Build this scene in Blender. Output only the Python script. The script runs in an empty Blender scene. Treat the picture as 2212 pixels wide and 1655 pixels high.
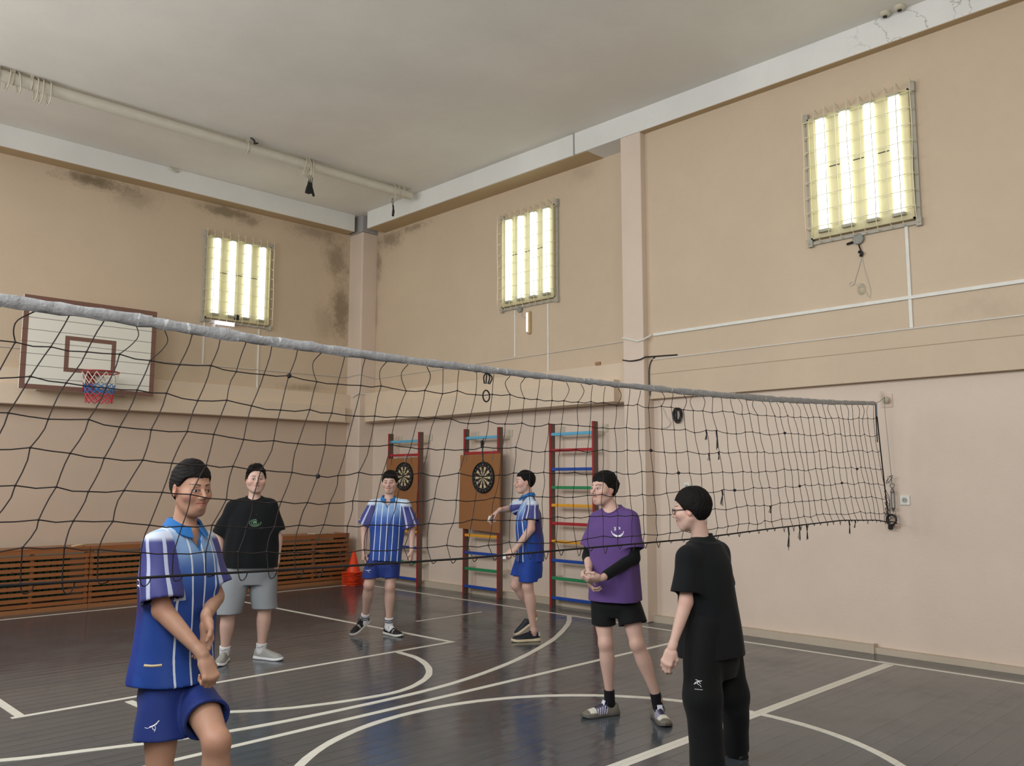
import bpy, bmesh, math, random
import numpy as np
from mathutils import Vector, Matrix

# ------------------------------------------------------------------ camera, world, light, exposure
SC = bpy.context.scene
COL = SC.collection
W, H = 2212, 1655
F_PX, YAW, PITCH, ROLL, EYE = 1844.8, 0.779973, 0.1131346, 0.00095, 1.65
cy_, sy_ = math.cos(YAW), math.sin(YAW)
FWD = np.array([sy_ * math.cos(PITCH), cy_ * math.cos(PITCH), math.sin(PITCH)])
RGT = np.array([cy_, -sy_, 0.0])
UPV = np.cross(RGT, FWD)
RG2 = RGT * math.cos(ROLL) + UPV * math.sin(ROLL)
UP2 = -RGT * math.sin(ROLL) + UPV * math.cos(ROLL)
CAM = np.array([0.0, 0.0, EYE])
cam_data = bpy.data.cameras.new('camera')
cam_data.sensor_fit = 'HORIZONTAL'
cam_data.sensor_width = 36.0
cam_data.lens = 36.0 * F_PX / W
cam_data.clip_start, cam_data.clip_end = 0.05, 100
cam = bpy.data.objects.new('camera', cam_data)
COL.objects.link(cam)
cam.matrix_world = Matrix(((RG2[0], UP2[0], -FWD[0], CAM[0]), (RG2[1], UP2[1], -FWD[1], CAM[1]),
                           (RG2[2], UP2[2], -FWD[2], CAM[2]), (0, 0, 0, 1)))
SC.camera = cam
SC.view_settings.view_transform = 'Standard'
SC.view_settings.look = 'None'
SC.view_settings.gamma = 1.0
SC.view_settings.use_curve_mapping = False
SC.view_settings.exposure = 0.0

world = bpy.data.worlds.new('daylight'); SC.world = world
world.use_nodes = True
wn = world.node_tree.nodes; wn.clear()
wo = wn.new('ShaderNodeOutputWorld'); wb = wn.new('ShaderNodeBackground')
sky = wn.new('ShaderNodeTexSky')
try:
    sky.sky_type = 'NISHITA'; sky.sun_disc = False; sky.sun_elevation = math.radians(35); sky.sun_rotation = math.radians(200)
except Exception: pass
wb.inputs['Strength'].default_value = 0.12
world.node_tree.links.new(sky.outputs[0], wb.inputs[0]); world.node_tree.links.new(wb.outputs[0], wo.inputs[0])

def area_light(name, loc, target, sx, sy, power, color=(1, 1, 1), spread=math.pi):
    l = bpy.data.lights.new(name, 'AREA'); l.shape = 'RECTANGLE'; l.size = sx; l.size_y = sy
    l.energy = power; l.color = color; l.spread = spread
    o = bpy.data.objects.new(name, l); COL.objects.link(o); o.location = loc
    o.rotation_euler = (Vector(target) - Vector(loc)).to_track_quat('-Z', 'Y').to_euler()
    return o
# room: right wall x = 8.4..8.65, back wall y = 12.5, left wall x = -0.75 with high windows, front wall y = -5.6
XL, YF, CEIL = -0.75, -5.6, 6.24
WIN_Y = (-3.6, -0.3, 3.0, 6.3, 9.6)          # window centres along the left wall
WIN_W, WIN_Z0, WIN_Z1 = 2.2, 2.7, 5.3
for wy in WIN_Y:                             # daylight entering through each window
    area_light('window_daylight', (XL + 0.02, wy, (WIN_Z0 + WIN_Z1) / 2), (XL + 5, wy, 1.9), WIN_W - 0.2, WIN_Z1 - WIN_Z0 - 0.2, 145, (0.97, 0.99, 1.0))

# ------------------------------------------------------------------ colour and material helpers
def lin(c):
    return tuple((v / 12.92 if v <= 0.04045 else ((v + 0.055) / 1.055) ** 2.4) for v in c)
def rgb(r, g, b): return lin((r / 255, g / 255, b / 255))

class NT:
    """small node-tree writer"""
    def __init__(s, name):
        s.m = bpy.data.materials.new(name); s.m.use_nodes = True
        s.t = s.m.node_tree; s.t.nodes.clear()
        s.out = s.t.nodes.new('ShaderNodeOutputMaterial'); s.b = s.t.nodes.new('ShaderNodeBsdfPrincipled')
        s.t.links.new(s.b.outputs[0], s.out.inputs[0])
    def n(s, kind, **kw):
        nd = s.t.nodes.new('ShaderNode' + kind)
        for k, v in kw.items(): setattr(nd, k, v)
        return nd
    def l(s, a, b): s.t.links.new(a, b); return b
    def put(s, sock, v):
        if isinstance(v, bpy.types.NodeSocket): s.t.links.new(v, sock)
        elif isinstance(v, (tuple, list)) and sock.type == 'RGBA': sock.default_value = tuple(v)[:3] + (1,)
        else: sock.default_value = v
    def math(s, op, a, b=0.0, c=0.0, clamp=False):
        nd = s.n('Math', operation=op, use_clamp=clamp)
        for i, v in enumerate((a, b, c)): s.put(nd.inputs[i], v)
        return nd.outputs[0]
    def mix(s, f, a, b, mode='MIX'):
        nd = s.n('MixRGB', blend_type=mode)
        s.put(nd.inputs[0], f); s.put(nd.inputs[1], a); s.put(nd.inputs[2], b)
        return nd.outputs[0]
    def coord(s, which='Object'): return s.n('TexCoord').outputs[which]
    def attr(s, name, out='Fac'):
        nd = s.n('Attribute'); nd.attribute_name = name; return nd.outputs[out]
    def xyz(s, v):
        nd = s.n('SeparateXYZ'); s.l(v, nd.inputs[0]); return nd.outputs
    def scale(s, v, sc):
        nd = s.n('Mapping'); s.l(v, nd.inputs[0]); nd.inputs['Scale'].default_value = sc; return nd.outputs[0]
    def noise(s, v, scale=5, detail=3, rough=0.5):
        nd = s.n('TexNoise'); s.put(nd.inputs['Vector'], v); nd.inputs['Scale'].default_value = scale
        nd.inputs['Detail'].default_value = detail; nd.inputs['Roughness'].default_value = rough
        return nd.outputs['Fac']
    def ramp(s, v, lo, hi):
        nd = s.n('MapRange'); nd.interpolation_type = 'SMOOTHSTEP'
        s.put(nd.inputs[0], v); s.put(nd.inputs[1], lo); s.put(nd.inputs[2], hi); return nd.outputs[0]
    def bump(s, h, strength=0.2, dist=0.01):
        nd = s.n('Bump'); s.put(nd.inputs['Height'], h); nd.inputs['Strength'].default_value = strength
        nd.inputs['Distance'].default_value = dist; s.l(nd.outputs[0], s.b.inputs['Normal'])
    def base(s, c, rough=0.6, metal=0.0, spec=0.5):
        s.put(s.b.inputs['Base Color'], c); s.put(s.b.inputs['Roughness'], rough)
        s.b.inputs['Metallic'].default_value = metal; s.b.inputs['Specular IOR Level'].default_value = spec
        return s.m

def simple(name, c, rough=0.6, metal=0.0, var=0.12, vscale=8.0, bump=0.0, bscale=60.0, spec=0.5):
    t = NT(name); co = t.coord()
    f = t.noise(co, vscale, 3)
    dark = tuple(v * (1 - var) for v in c); light = tuple(min(1, v * (1 + var)) for v in c)
    t.base(t.mix(f, dark, light), rough, metal, spec)
    if bump: t.bump(t.noise(co, bscale, 2), bump, 0.004)
    return t.m

def emitter(name, c, strength):
    t = NT(name); t.base(c, 0.5)
    t.put(t.b.inputs['Emission Color'], c); t.b.inputs['Emission Strength'].default_value = strength
    return t.m

# ------------------------------------------------------------------ mesh helpers
class MB:
    """collects shapes and links them as ONE mesh object"""
    def __init__(s): s.v = []; s.f = []; s.mi = []; s.cur = 0
    def add(s, vs, fs):
        o = len(s.v); s.v += [tuple(float(c) for c in p) for p in vs]
        for f in fs: s.f.append(tuple(i + o for i in f)); s.mi.append(s.cur)
        return s
    def box(s, a, b):
        x0, y0, z0 = a; x1, y1, z1 = b
        if x0 > x1: x0, x1 = x1, x0
        if y0 > y1: y0, y1 = y1, y0
        if z0 > z1: z0, z1 = z1, z0
        return s.add([(x0, y0, z0), (x1, y0, z0), (x1, y1, z0), (x0, y1, z0), (x0, y0, z1), (x1, y0, z1), (x1, y1, z1), (x0, y1, z1)],
                     [(0, 3, 2, 1), (4, 5, 6, 7), (0, 1, 5, 4), (1, 2, 6, 5), (2, 3, 7, 6), (3, 0, 4, 7)])
    def obox(s, c, ax, ay, az):
        c, ax, ay, az = (np.array(q, float) for q in (c, ax, ay, az))
        vs = [c + i * ax + j * ay + k * az for k in (-1, 1) for i, j in ((-1, -1), (1, -1), (1, 1), (-1, 1))]
        fs = [(0, 3, 2, 1), (4, 5, 6, 7), (0, 1, 5, 4), (1, 2, 6, 5), (2, 3, 7, 6), (3, 0, 4, 7)]
        if np.dot(np.cross(ax, ay), az) < 0: fs = [f[::-1] for f in fs]
        return s.add(vs, fs)
    def tube(s, pts, r, n=6, closed=False, flat=1.0, cap=True):
        pts = [np.array(p, float) for p in pts]; m = len(pts)
        rs = r if hasattr(r, '__len__') else [r] * m
        up = None; rings = []
        for i, p in enumerate(pts):
            if closed: t = pts[(i + 1) % m] - pts[i - 1]
            else: t = pts[min(i + 1, m - 1)] - pts[max(i - 1, 0)]
            L = np.linalg.norm(t); t = t / L if L > 1e-9 else np.array([0, 0, 1.0])
            if up is None:
                up = np.array([0, 0, 1.0]) if abs(t[2]) < 0.9 else np.array([1.0, 0, 0])
            a = np.cross(t, up); la = np.linalg.norm(a)
            if la < 1e-6: up = np.array([0.3, 1, 0.2]); a = np.cross(t, up); la = np.linalg.norm(a)
            a /= la; b = np.cross(a, t); up = b
            rings.append([p + rs[i] * (flat * math.cos(2 * math.pi * k / n) * a + math.sin(2 * math.pi * k / n) * b) for k in range(n)])
        vs = [q for rg in rings for q in rg]; fs = []
        for i in range(m if closed else m - 1):
            j = (i + 1) % m
            for k in range(n):
                k2 = (k + 1) % n; fs.append((i * n + k, j * n + k, j * n + k2, i * n + k2))
        if not closed and cap: fs.append(tuple(range(n))); fs.append(tuple((m - 1) * n + k for k in range(n))[::-1])
        return s.add(vs, fs)
    def lathe(s, prof, c, ax=(0, 0, 1), n=24, u=None):
        """prof = [(r, h)...] turned round axis ax through c"""
        ax = np.array(ax, float); ax /= np.linalg.norm(ax); c = np.array(c, float)
        u = np.array(u, float) if u is not None else (np.array([1.0, 0, 0]) if abs(ax[0]) < .9 else np.array([0, 1.0, 0]))
        u = u - ax * np.dot(u, ax); u /= np.linalg.norm(u); w = np.cross(ax, u)
        vs = []; fs = []
        for r, h in prof:
            for k in range(n):
                a = 2 * math.pi * k / n; vs.append(c + ax * h + r * (math.cos(a) * u + math.sin(a) * w))
        for i in range(len(prof) - 1):
            for k in range(n):
                k2 = (k + 1) % n; fs.append((i * n + k, i * n + k2, (i + 1) * n + k2, (i + 1) * n + k))
        if prof[0][0] > 1e-5: fs.append(tuple(range(n))[::-1])
        if prof[-1][0] > 1e-5: fs.append(tuple((len(prof) - 1) * n + k for k in range(n)))
        return s.add(vs, fs)
    def prism(s, poly, o, u, v, w0, w1):
        """polygon poly in the plane (o,u,v), thickened along u x v from w0 to w1"""
        o, u, v = (np.array(q, float) for q in (o, u, v)); nrm = np.cross(u, v); nrm /= np.linalg.norm(nrm)
        n = len(poly)
        area = sum(poly[i][0] * poly[(i + 1) % n][1] - poly[(i + 1) % n][0] * poly[i][1] for i in range(n))
        if area < 0: poly = poly[::-1]
        vs = [o + p[0] * u + p[1] * v + nrm * w0 for p in poly] + [o + p[0] * u + p[1] * v + nrm * w1 for p in poly]
        fs = [tuple(range(n))[::-1], tuple(range(n, 2 * n))] + [(i, (i + 1) % n, (i + 1) % n + n, i + n) for i in range(n)]
        return s.add(vs, fs)
    def build(s, name, mat=None, parent=None, smooth=False, bevel=0.0):
        me = bpy.data.meshes.new(name); me.from_pydata(s.v, [], s.f)
        mats = mat if isinstance(mat, (list, tuple)) else [mat]
        for m in mats:
            if m: me.materials.append(m)
        if len(mats) > 1: me.polygons.foreach_set('material_index', s.mi)
        if smooth:
            me.polygons.foreach_set('use_smooth', [True] * len(me.polygons))
        o = bpy.data.objects.new(name, me); COL.objects.link(o)
        if parent is not None:
            o.parent = parent; o.matrix_parent_inverse = parent_matrix(parent).inverted()
        if bevel:
            b = o.modifiers.new('bevel', 'BEVEL'); b.width = bevel; b.segments = 2; b.limit_method = 'ANGLE'; b.angle_limit = math.radians(40)
        if smooth:
            try:
                me.set_sharp_from_angle(angle=math.radians(50))
            except Exception: pass
        me.update(); return o

def parent_matrix(o):
    m = Matrix.LocRotScale(o.location, o.rotation_euler, o.scale)
    return parent_matrix(o.parent) @ o.matrix_parent_inverse @ m if o.parent else m

def tag(o, label=None, cat=None, group=None, kind=None):
    if label: o['label'] = label
    if cat: o['category'] = cat
    if group: o['group'] = group
    if kind: o['kind'] = kind
    return o
def thing(name, loc, label, cat, group=None):
    o = bpy.data.objects.new(name, None); COL.objects.link(o); o.location = loc
    o.empty_display_size = 0.1
    return tag(o, label, cat, group)
def struct(mb, name, mat, parent=None, **kw):
    o = mb.build(name, mat, parent, **kw)
    o['kind'] = 'structure'
    return o
R_ = random.Random(7)
def smooth_path(pts, k=6):
    """Catmull-Rom through pts"""
    P = [np.array(p, float) for p in pts]; P = [2 * P[0] - P[1]] + P + [2 * P[-1] - P[-2]]
    out = []
    for i in range(1, len(P) - 2):
        for j in range(k):
            t = j / k
            out.append(0.5 * ((2 * P[i]) + (-P[i - 1] + P[i + 1]) * t + (2 * P[i - 1] - 5 * P[i] + 4 * P[i + 1] - P[i + 2]) * t * t
                              + (-P[i - 1] + 3 * P[i] - 3 * P[i + 1] + P[i + 2]) * t ** 3))
    out.append(P[-2]); return out
# ------------------------------------------------------------------ setting: materials
BEIGE = rgb(222, 204, 187); BEIGE_UP = rgb(210, 190, 165)
def wall_paint(name, c, stains=(), axis='y', marks=True):
    """painted plaster; stains = [(h, z, rh, rz, strength)] with their own shape, h = position along the wall"""
    t = NT(name); co = t.coord(); X = t.xyz(co)
    hcoord = X[1] if axis == 'y' else X[0]
    f = t.noise(co, 0.9, 4, 0.6); f2 = t.noise(co, 14, 3)
    col = t.mix(t.ramp(f, 0.35, 0.7), tuple(v * 0.94 for v in c), c)
    col = t.mix(t.math('MULTIPLY', f2, 0.10), col, tuple(v * 0.6 for v in c))
    if marks:  # scuffs and filled holes
        sc = t.noise(t.scale(co, (1, 1, 2.2)), 5.5, 6, 0.75)
        col = t.mix(t.math('MULTIPLY', t.ramp(sc, 0.68, 0.78), 0.35), col, tuple(v * 0.72 for v in c))
    if stains:
        big = t.noise(co, 2.1, 5, 0.7); fine = t.noise(co, 9, 6, 0.75)
        for (h, z, rh, rz, st) in stains:
            dh = t.math('DIVIDE', t.math('SUBTRACT', hcoord, h), rh); dz = t.math('DIVIDE', t.math('SUBTRACT', X[2], z), rz)
            d = t.math('SQRT', t.math('ADD', t.math('MULTIPLY', dh, dh), t.math('MULTIPLY', dz, dz)))
            d = t.math('ADD', d, t.math('MULTIPLY', t.math('SUBTRACT', big, 0.5), 1.9))
            d = t.math('ADD', d, t.math('MULTIPLY', t.math('SUBTRACT', fine, 0.5), 1.3))
            m = t.math('MULTIPLY', t.ramp(d, 1.15, 0.15), st)
            col = t.mix(m, col, rgb(118, 104, 80))
            ring = t.math('MULTIPLY', t.math('MULTIPLY', t.ramp(d, 1.16, 1.08), t.ramp(d, 0.98, 1.07)), 0.35 * st)
            col = t.mix(ring, col, rgb(150, 118, 84))
    t.base(col, 0.62, 0, 0.35)
    t.bump(t.math('ADD', t.noise(co, 45, 4), t.math('MULTIPLY', t.noise(co, 3.5, 3), 2.0)), 0.16, 0.008)
    return t.m
M_back_up = wall_paint('beige_paint_back', BEIGE_UP, [(4.05, 5.87, .55, .13, .9), (4.6, 5.76, .4, .22, .35), (6.0, 5.86, .5, .11, .75), (6.4, 5.79, .22, .11, .5), (7.6, 5.86, .5, .15, .5), (8.08, 5.5, .28, .40, .6), (8.16, 4.6, .22, .55, .7), (7.9, 4.3, .28, .35, .3), (7.5, 3.17, .45, .08, .5)], 'x')
M_right_left = wall_paint('beige_paint_bay', BEIGE_UP, [(11.8, 5.8, .42, .2, .65), (12.08, 5.4, .14, .45, .6), (12.14, 4.7, .1, .6, .4), (11.05, 5.87, .4, .09, .6), (7.35, 5.8, .28, .2, .22)], 'y')
M_right_up = wall_paint('beige_paint_upper', BEIGE_UP, [(1.9, 3.15, .8, .2, .12)], 'y')
M_lower = wall_paint('beige_paint_lower', BEIGE, (), 'y')
M_lower_b = wall_paint('beige_paint_lower_back', rgb(208, 186, 165), (), 'x')
M_pillar = wall_paint('beige_paint_pillar', BEIGE, (), 'y', False)
M_ledge = wall_paint('beige_paint_ledge', rgb(222, 203, 180), (), 'y', False)
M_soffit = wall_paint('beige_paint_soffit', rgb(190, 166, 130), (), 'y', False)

def whitewash(name, c, crack=False, rough=0.85):
    t = NT(name); co = t.coord()
    f = t.noise(co, 0.7, 5, 0.6); g = t.noise(co, 30, 3)
    col = t.mix(t.ramp(f, 0.3, 0.75), tuple(v * 0.90 for v in c), c)
    col = t.mix(t.math('MULTIPLY', t.ramp(g, 0.6, 0.75), 0.10), col, tuple(v * 0.5 for v in c))
    if crack:   # hairline cracks in the plaster near the corner of the two detectors
        X = t.xyz(co)
        w = t.n('TexNoise'); t.put(w.inputs['Vector'], co); w.inputs['Scale'].default_value = 3.0; w.inputs['Detail'].default_value = 5
        ln = t.math('ABSOLUTE', t.math('SUBTRACT', w.outputs['Fac'], 0.5))
        dist = t.math('ABSOLUTE', t.math('SUBTRACT', X[1], 2.75))
        m = t.math('MULTIPLY', t.ramp(ln, 0.012, 0.002), t.math('MULTIPLY', t.ramp(dist, 0.9, 0.3), 0.45))
        col = t.mix(m, col, rgb(120, 112, 108))
    t.base(col, rough, 0, 0.2)
    t.bump(t.noise(co, 70, 3), 0.12, 0.005)
    return t.m
M_ceiling = whitewash('ceiling_whitewash', rgb(232, 228, 220))
M_beam = whitewash('beam_whitewash', rgb(232, 232, 228), True)

def floor_material():
    t = NT('painted_floorboards'); co = t.coord(); X = t.xyz(co)
    bw = 0.125
    k = t.math('DIVIDE', X[1], bw); fr = t.math('FRACT', k); idx = t.math('FLOOR', k)
    gap = t.math('MINIMUM', fr, t.math('SUBTRACT', 1.0, fr))
    wn_ = t.n('TexWhiteNoise', noise_dimensions='1D'); t.l(idx, wn_.inputs['W'])
    rnd = wn_.outputs['Value']
    bx = t.math('ADD', t.math('DIVIDE', X[0], 4.6), t.math('MULTIPLY', rnd, 7.3))
    bfr = t.math('FRACT', bx); endgap = t.math('MINIMUM', bfr, t.math('SUBTRACT', 1.0, bfr))
    base = t.mix(t.noise(co, 0.55, 3), rgb(68, 76, 83), rgb(78, 82, 84))
    base = t.mix(t.math('MULTIPLY', rnd, 0.35), base, rgb(60, 68, 76))
    base = t.mix(t.math('MULTIPLY', t.ramp(t.noise(t.scale(co, (1.2, 9, 1)), 3, 5, 0.7), 0.62, 0.8), 0.35), base, rgb(116, 108, 98))
    gm = t.math('MAXIMUM', t.math('MULTIPLY', t.ramp(gap, 0.035, 0.012), t.math('ADD', 0.45, t.math('MULTIPLY', wn_.outputs['Value'], 0.4))), t.math('MULTIPLY', t.ramp(endgap, 0.0011, 0.0004), 0.6))
    col = t.mix(gm, base, rgb(46, 43, 40))
    rough = t.math('ADD', 0.11, t.math('MULTIPLY', t.ramp(t.noise(co, 1.6, 4, 0.65), 0.35, 0.75), 0.16))
    t.base(col, rough, 0, 0.55)
    cup = t.math('MULTIPLY', t.math('MULTIPLY', t.math('SUBTRACT', fr, 0.5), t.math('SUBTRACT', fr, 0.5)), t.math('ADD', 0.5, rnd))
    h = t.math('ADD', t.math('MULTIPLY', cup, 0.9), t.math('MULTIPLY', t.noise(t.scale(co, (0.8, 6, 1)), 2.0, 3), 0.55))
    h = t.math('SUBTRACT', h, t.math('MULTIPLY', gm, 0.5))
    t.bump(h, 0.5, 0.0042)
    return t.m
M_floor = floor_material()

# ------------------------------------------------------------------ setting: shell
fl = struct(MB().box((XL - .3, YF - .3, -0.2), (9.0, 12.9, 0.0)), 'floor', M_floor)
struct(MB().box((XL - .3, YF - .3, CEIL), (9.0, 12.9, CEIL + .2)), 'ceiling', M_ceiling)
# right wall: a recessed bay up to the pillar, then the thicker wall with its overhang
PY0, PY1 = 6.12, 6.43             # pillar
struct(MB().box((8.65, PY0 + .02, 0), (9.0, 12.9, CEIL)), 'wall_right', M_right_left)
struct(MB().box((8.38, YF - .3, 2.62), (9.0, PY0 + .02, CEIL)), 'wall_right_upper', M_right_up)
struct(MB().box((8.47, YF - .3, 0), (9.0, PY0 + .02, 2.62)), 'wall_right_lower', M_lower)
struct(MB().box((XL - .3, 12.5, 0), (8.66, 12.9, CEIL)), 'wall_back', [M_back_up])
struct(MB().box((8.28, PY0, 0), (8.66, PY1, 5.95)), 'trim_1', M_pillar, bevel=.012)            # pillar
struct(MB().box((8.335, 12.12, 0), (8.66, 12.52, 5.95)), 'trim_2', M_pillar, bevel=.02)        # corner column
# lower part of the bay and back wall (a thin render coat in the pinker paint)
struct(MB().box((8.635, PY1 - .01, 0), (8.66, 12.13, 2.63)), 'trim_3', M_lower)
struct(MB().box((XL, 12.485, 0), (8.34, 12.51, 2.63)), 'trim_4', M_lower_b)
# beams under the ceiling
mb = MB(); mb.box((8.28, 7.22, 5.95), (8.7, 11.92, CEIL + .01)); struct(mb, 'trim_5', M_beam, bevel=.006)
mb = MB(); mb.box((8.277, YF - .2, 5.95), (8.7, 7.19, CEIL + .01)); struct(mb, 'trim_6', M_beam, bevel=.006)
mb = MB(); mb.box((XL, 12.23, 5.95), (8.24, 12.55, CEIL + .01)); struct(mb, 'trim_7', M_beam, bevel=.006)
M_colcap = whitewash('column_cap_grey', rgb(170, 168, 165))
struct(MB().box((8.33, 12.115, 5.95), (8.66, 12.52, CEIL + .01)), 'trim_8', M_colcap)
# soffit paint under the beams
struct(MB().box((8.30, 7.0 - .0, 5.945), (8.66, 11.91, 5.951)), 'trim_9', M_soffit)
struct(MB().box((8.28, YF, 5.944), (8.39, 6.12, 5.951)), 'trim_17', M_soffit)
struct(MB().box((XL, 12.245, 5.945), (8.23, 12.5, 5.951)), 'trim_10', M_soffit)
# ledges
mb = MB(); mb.box((8.45, PY1 - .01, 2.62), (8.66, 12.13, 3.12)); struct(mb, 'trim_11', M_ledge, bevel=.006)
mb = MB(); mb.box((8.33, 6.62, 2.62), (8.46, 11.95, 2.90)); struct(mb, 'trim_12', M_ledge, bevel=.006)
mb = MB(); mb.box((XL, 12.38, 2.62), (8.34, 12.51, 3.1)); struct(mb, 'trim_13', M_ledge, bevel=.006)
mb = MB(); mb.box((XL, 12.28, 2.62), (8.17, 12.39, 2.88)); struct(mb, 'trim_14', M_ledge, bevel=.006)
# a faint seam where ledge and wall meet on the right wall
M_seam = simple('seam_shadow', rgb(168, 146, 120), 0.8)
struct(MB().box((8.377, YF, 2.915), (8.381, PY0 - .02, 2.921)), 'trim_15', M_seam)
# skirting: rough old plinths
M_skirt = wall_paint('skirting_paint', rgb(196, 182, 162), (), 'y')
def skirt(name, x0, x1, y0, y1, h, gaps=()):
    mb = MB(); along_y = abs(y1 - y0) > abs(x1 - x0)
    n = 9
    for i in range(n):
        a, b = i / n, (i + 1) / n
        hh = h + R_.uniform(-.002, .002)
        if along_y: mb.box((x0 + R_.uniform(-.001, .001), y0 + (y1 - y0) * a, 0), (x1, y0 + (y1 - y0) * b, hh))
        else: mb.box((x0 + (x1 - x0) * a, y0 + R_.uniform(-.001, .001), 0), (x0 + (x1 - x0) * b, y1, hh))
    return struct(mb, name, M_skirt)
skirt('baseboard_right', 8.40, 8.48, YF, 3.55, .055)
skirt('baseboard_right_middle', 8.385, 8.48, 3.55, PY0 + .0, .075)
skirt('baseboard_bay', 8.56, 8.64, PY1, 12.1, .085)
skirt('baseboard_back', XL, 8.34, 12.42, 12.49, .08)
struct(MB().box((8.375, 3.54, 0), (8.48, 3.57, .085)), 'trim_16', M_skirt)

# left wall with five high windows, front wall (both behind the camera, daylight comes from here)
M_lw = wall_paint('beige_paint_left', BEIGE, (), 'y', False)
mb = MB(); x0, x1 = XL - .3, XL
mb.box((x0, YF - .3, 0), (x1, 12.9, WIN_Z0)); mb.box((x0, YF - .3, WIN_Z1), (x1, 12.9, CEIL))
ys = [YF - .3] + [v for wy in WIN_Y for v in (wy - WIN_W / 2, wy + WIN_W / 2)] + [12.9]
for a, b in zip(ys[::2], ys[1::2]): mb.box((x0, a, WIN_Z0), (x1, b, WIN_Z1))
struct(mb, 'wall_left', M_lw)
struct(MB().box((XL - .3, YF - .3, 0), (9.0, YF, CEIL)), 'wall_front', M_lw)
t = NT('window_glass'); t.t.nodes.remove(t.b)
tr = t.n('BsdfTransparent'); gl = t.n('BsdfGlossy'); gl.inputs['Roughness'].default_value = 0.03; mx = t.n('MixShader'); mx.inputs[0].default_value = 0.08
t.l(tr.outputs[0], mx.inputs[1]); t.l(gl.outputs[0], mx.inputs[2]); t.l(mx.outputs[0], t.out.inputs[0]); M_glass = t.m
M_wframe = simple('window_frame_paint', rgb(225, 224, 218), 0.5)
for i, wy in enumerate(WIN_Y):
    f = MB(); a, b, z0, z1 = wy - WIN_W / 2, wy + WIN_W / 2, WIN_Z0, WIN_Z1
    for (ya, yb, za, zb) in ((a, a + .07, z0, z1), (b - .07, b, z0, z1), (a, b, z0, z0 + .07), (a, b, z1 - .07, z1), (wy - .03, wy + .03, z0, z1), (a, b, 4.3, 4.35)):
        f.box((XL - .16, ya, za), (XL - .08, yb, zb))
    wobj = struct(f, 'window_%d' % (i + 1), M_wframe)
    g = MB().box((XL - .125, a + .05, z0 + .05), (XL - .115, b - .05, z1 - .05)).build('window_pane', M_glass, wobj)

# ------------------------------------------------------------------ painted court lines (pattern on the floor)
t = NT('white_line_paint'); co = t.coord()
wcol = t.mix(t.ramp(t.noise(co, 25, 5, 0.8), 0.62, 0.75), rgb(222, 220, 208), rgb(170, 166, 154))
yy = t.math('FRACT', t.math('DIVIDE', t.xyz(co)[1], 0.125)); gp = t.math('MINIMUM', yy, t.math('SUBTRACT', 1.0, yy))
wcol = t.mix(t.math('MULTIPLY', t.ramp(gp, 0.03, 0.01), 0.35), wcol, rgb(110, 105, 98))
t.base(wcol, 0.35, 0, 0.5); M_line = t.m
ZL = [0]
def ribbon(pts, w, name='court_line'):
    ZL[0] += 1; zt = .0010 + .00018 * ZL[0]
    P = [np.array(p, float) for p in pts]; mb = MB(); n = len(P)
    vs = []
    for i, p in enumerate(P):
        tt = P[min(i + 1, n - 1)] - P[max(i - 1, 0)]; tt /= np.linalg.norm(tt); nn = np.array([-tt[1], tt[0]]) * (w / 2)
        nn = nn * (1 + 0.05 * math.sin(i * 1.7))
        for q in (p + nn, p - nn):
            vs.append((q[0], q[1], 0.0)); vs.append((q[0], q[1], zt))
    fs = []
    for i in range(n - 1):
        a, b = 4 * i, 4 * i + 4
        fs += [(a + 1, a + 3, b + 3, b + 1), (a, b, b + 2, a + 2), (a, a + 1, b + 1, b), (a + 2, b + 2, b + 3, a + 3)]
    fs += [(0, 2, 3, 1), (4 * n - 4, 4 * n - 3, 4 * n - 1, 4 * n - 2)]
    mb.add(vs, fs); return mb.build(name, M_line, fl)
def seg(a, b, w): return ribbon([np.array(a) + (np.array(b) - np.array(a)) * k / 8 for k in range(9)], w)
seg((8.05, 11.62), (8.05, -5.0), .05)                 # side line by the right wall
seg((-.2, 11.60), (8.07, 11.60), .05)                 # end line by the back wall
seg((-.3, 3.25), (8.0, 3.25), .085)                   # centre line under the net
seg((-.3, 5.12), (8.0, 5.225), .055)                    # attack line
seg((1.86, 6.83), (5.92, 6.83), .05)                  # free-throw line
seg((5.89, 6.83), (5.74, 11.6), .05); seg((1.92, 6.83), (1.94, 11.6), .06)
seg((6.43, 8.09), (7.47, 8.09), .035)
cx, cyy = 3.93, 3.24
ribbon([(cx + 1.75 * math.cos(a), cyy + 1.75 * math.sin(a)) for a in np.linspace(0, 2 * math.pi, 97)], .06)
small = [(2.62, 6.73), (2.64, 6.45), (2.78, 6.15), (3.02, 5.92), (3.3, 5.745), (3.62, 5.63), (3.97, 5.56), (4.23, 5.55), (4.48, 5.63), (4.75, 5.81), (4.98, 6.1), (5.14, 6.46), (5.18, 6.79)]
ribbon(smooth_path([(x, y, 0) for x, y in small], 5) and [p[:2] for p in smooth_path([(x, y, 0) for x, y in small], 5)], .058)
big = [(-.3, 7.4), (.4, 6.75), (.95, 6.28), (1.55, 5.87), (2.0, 5.70), (2.5, 5.535), (3.0, 5.445), (3.5, 5.41), (4.1, 5.405), (4.6, 5.44), (5.1, 5.54), (5.7, 5.725), (6.3, 5.98), (6.8, 6.23), (7.37, 6.59), (7.7, 6.83), (8.01, 7.1)]
ribbon([p[:2] for p in smooth_path([(x, y, 0) for x, y in big], 5)], .058)
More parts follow.
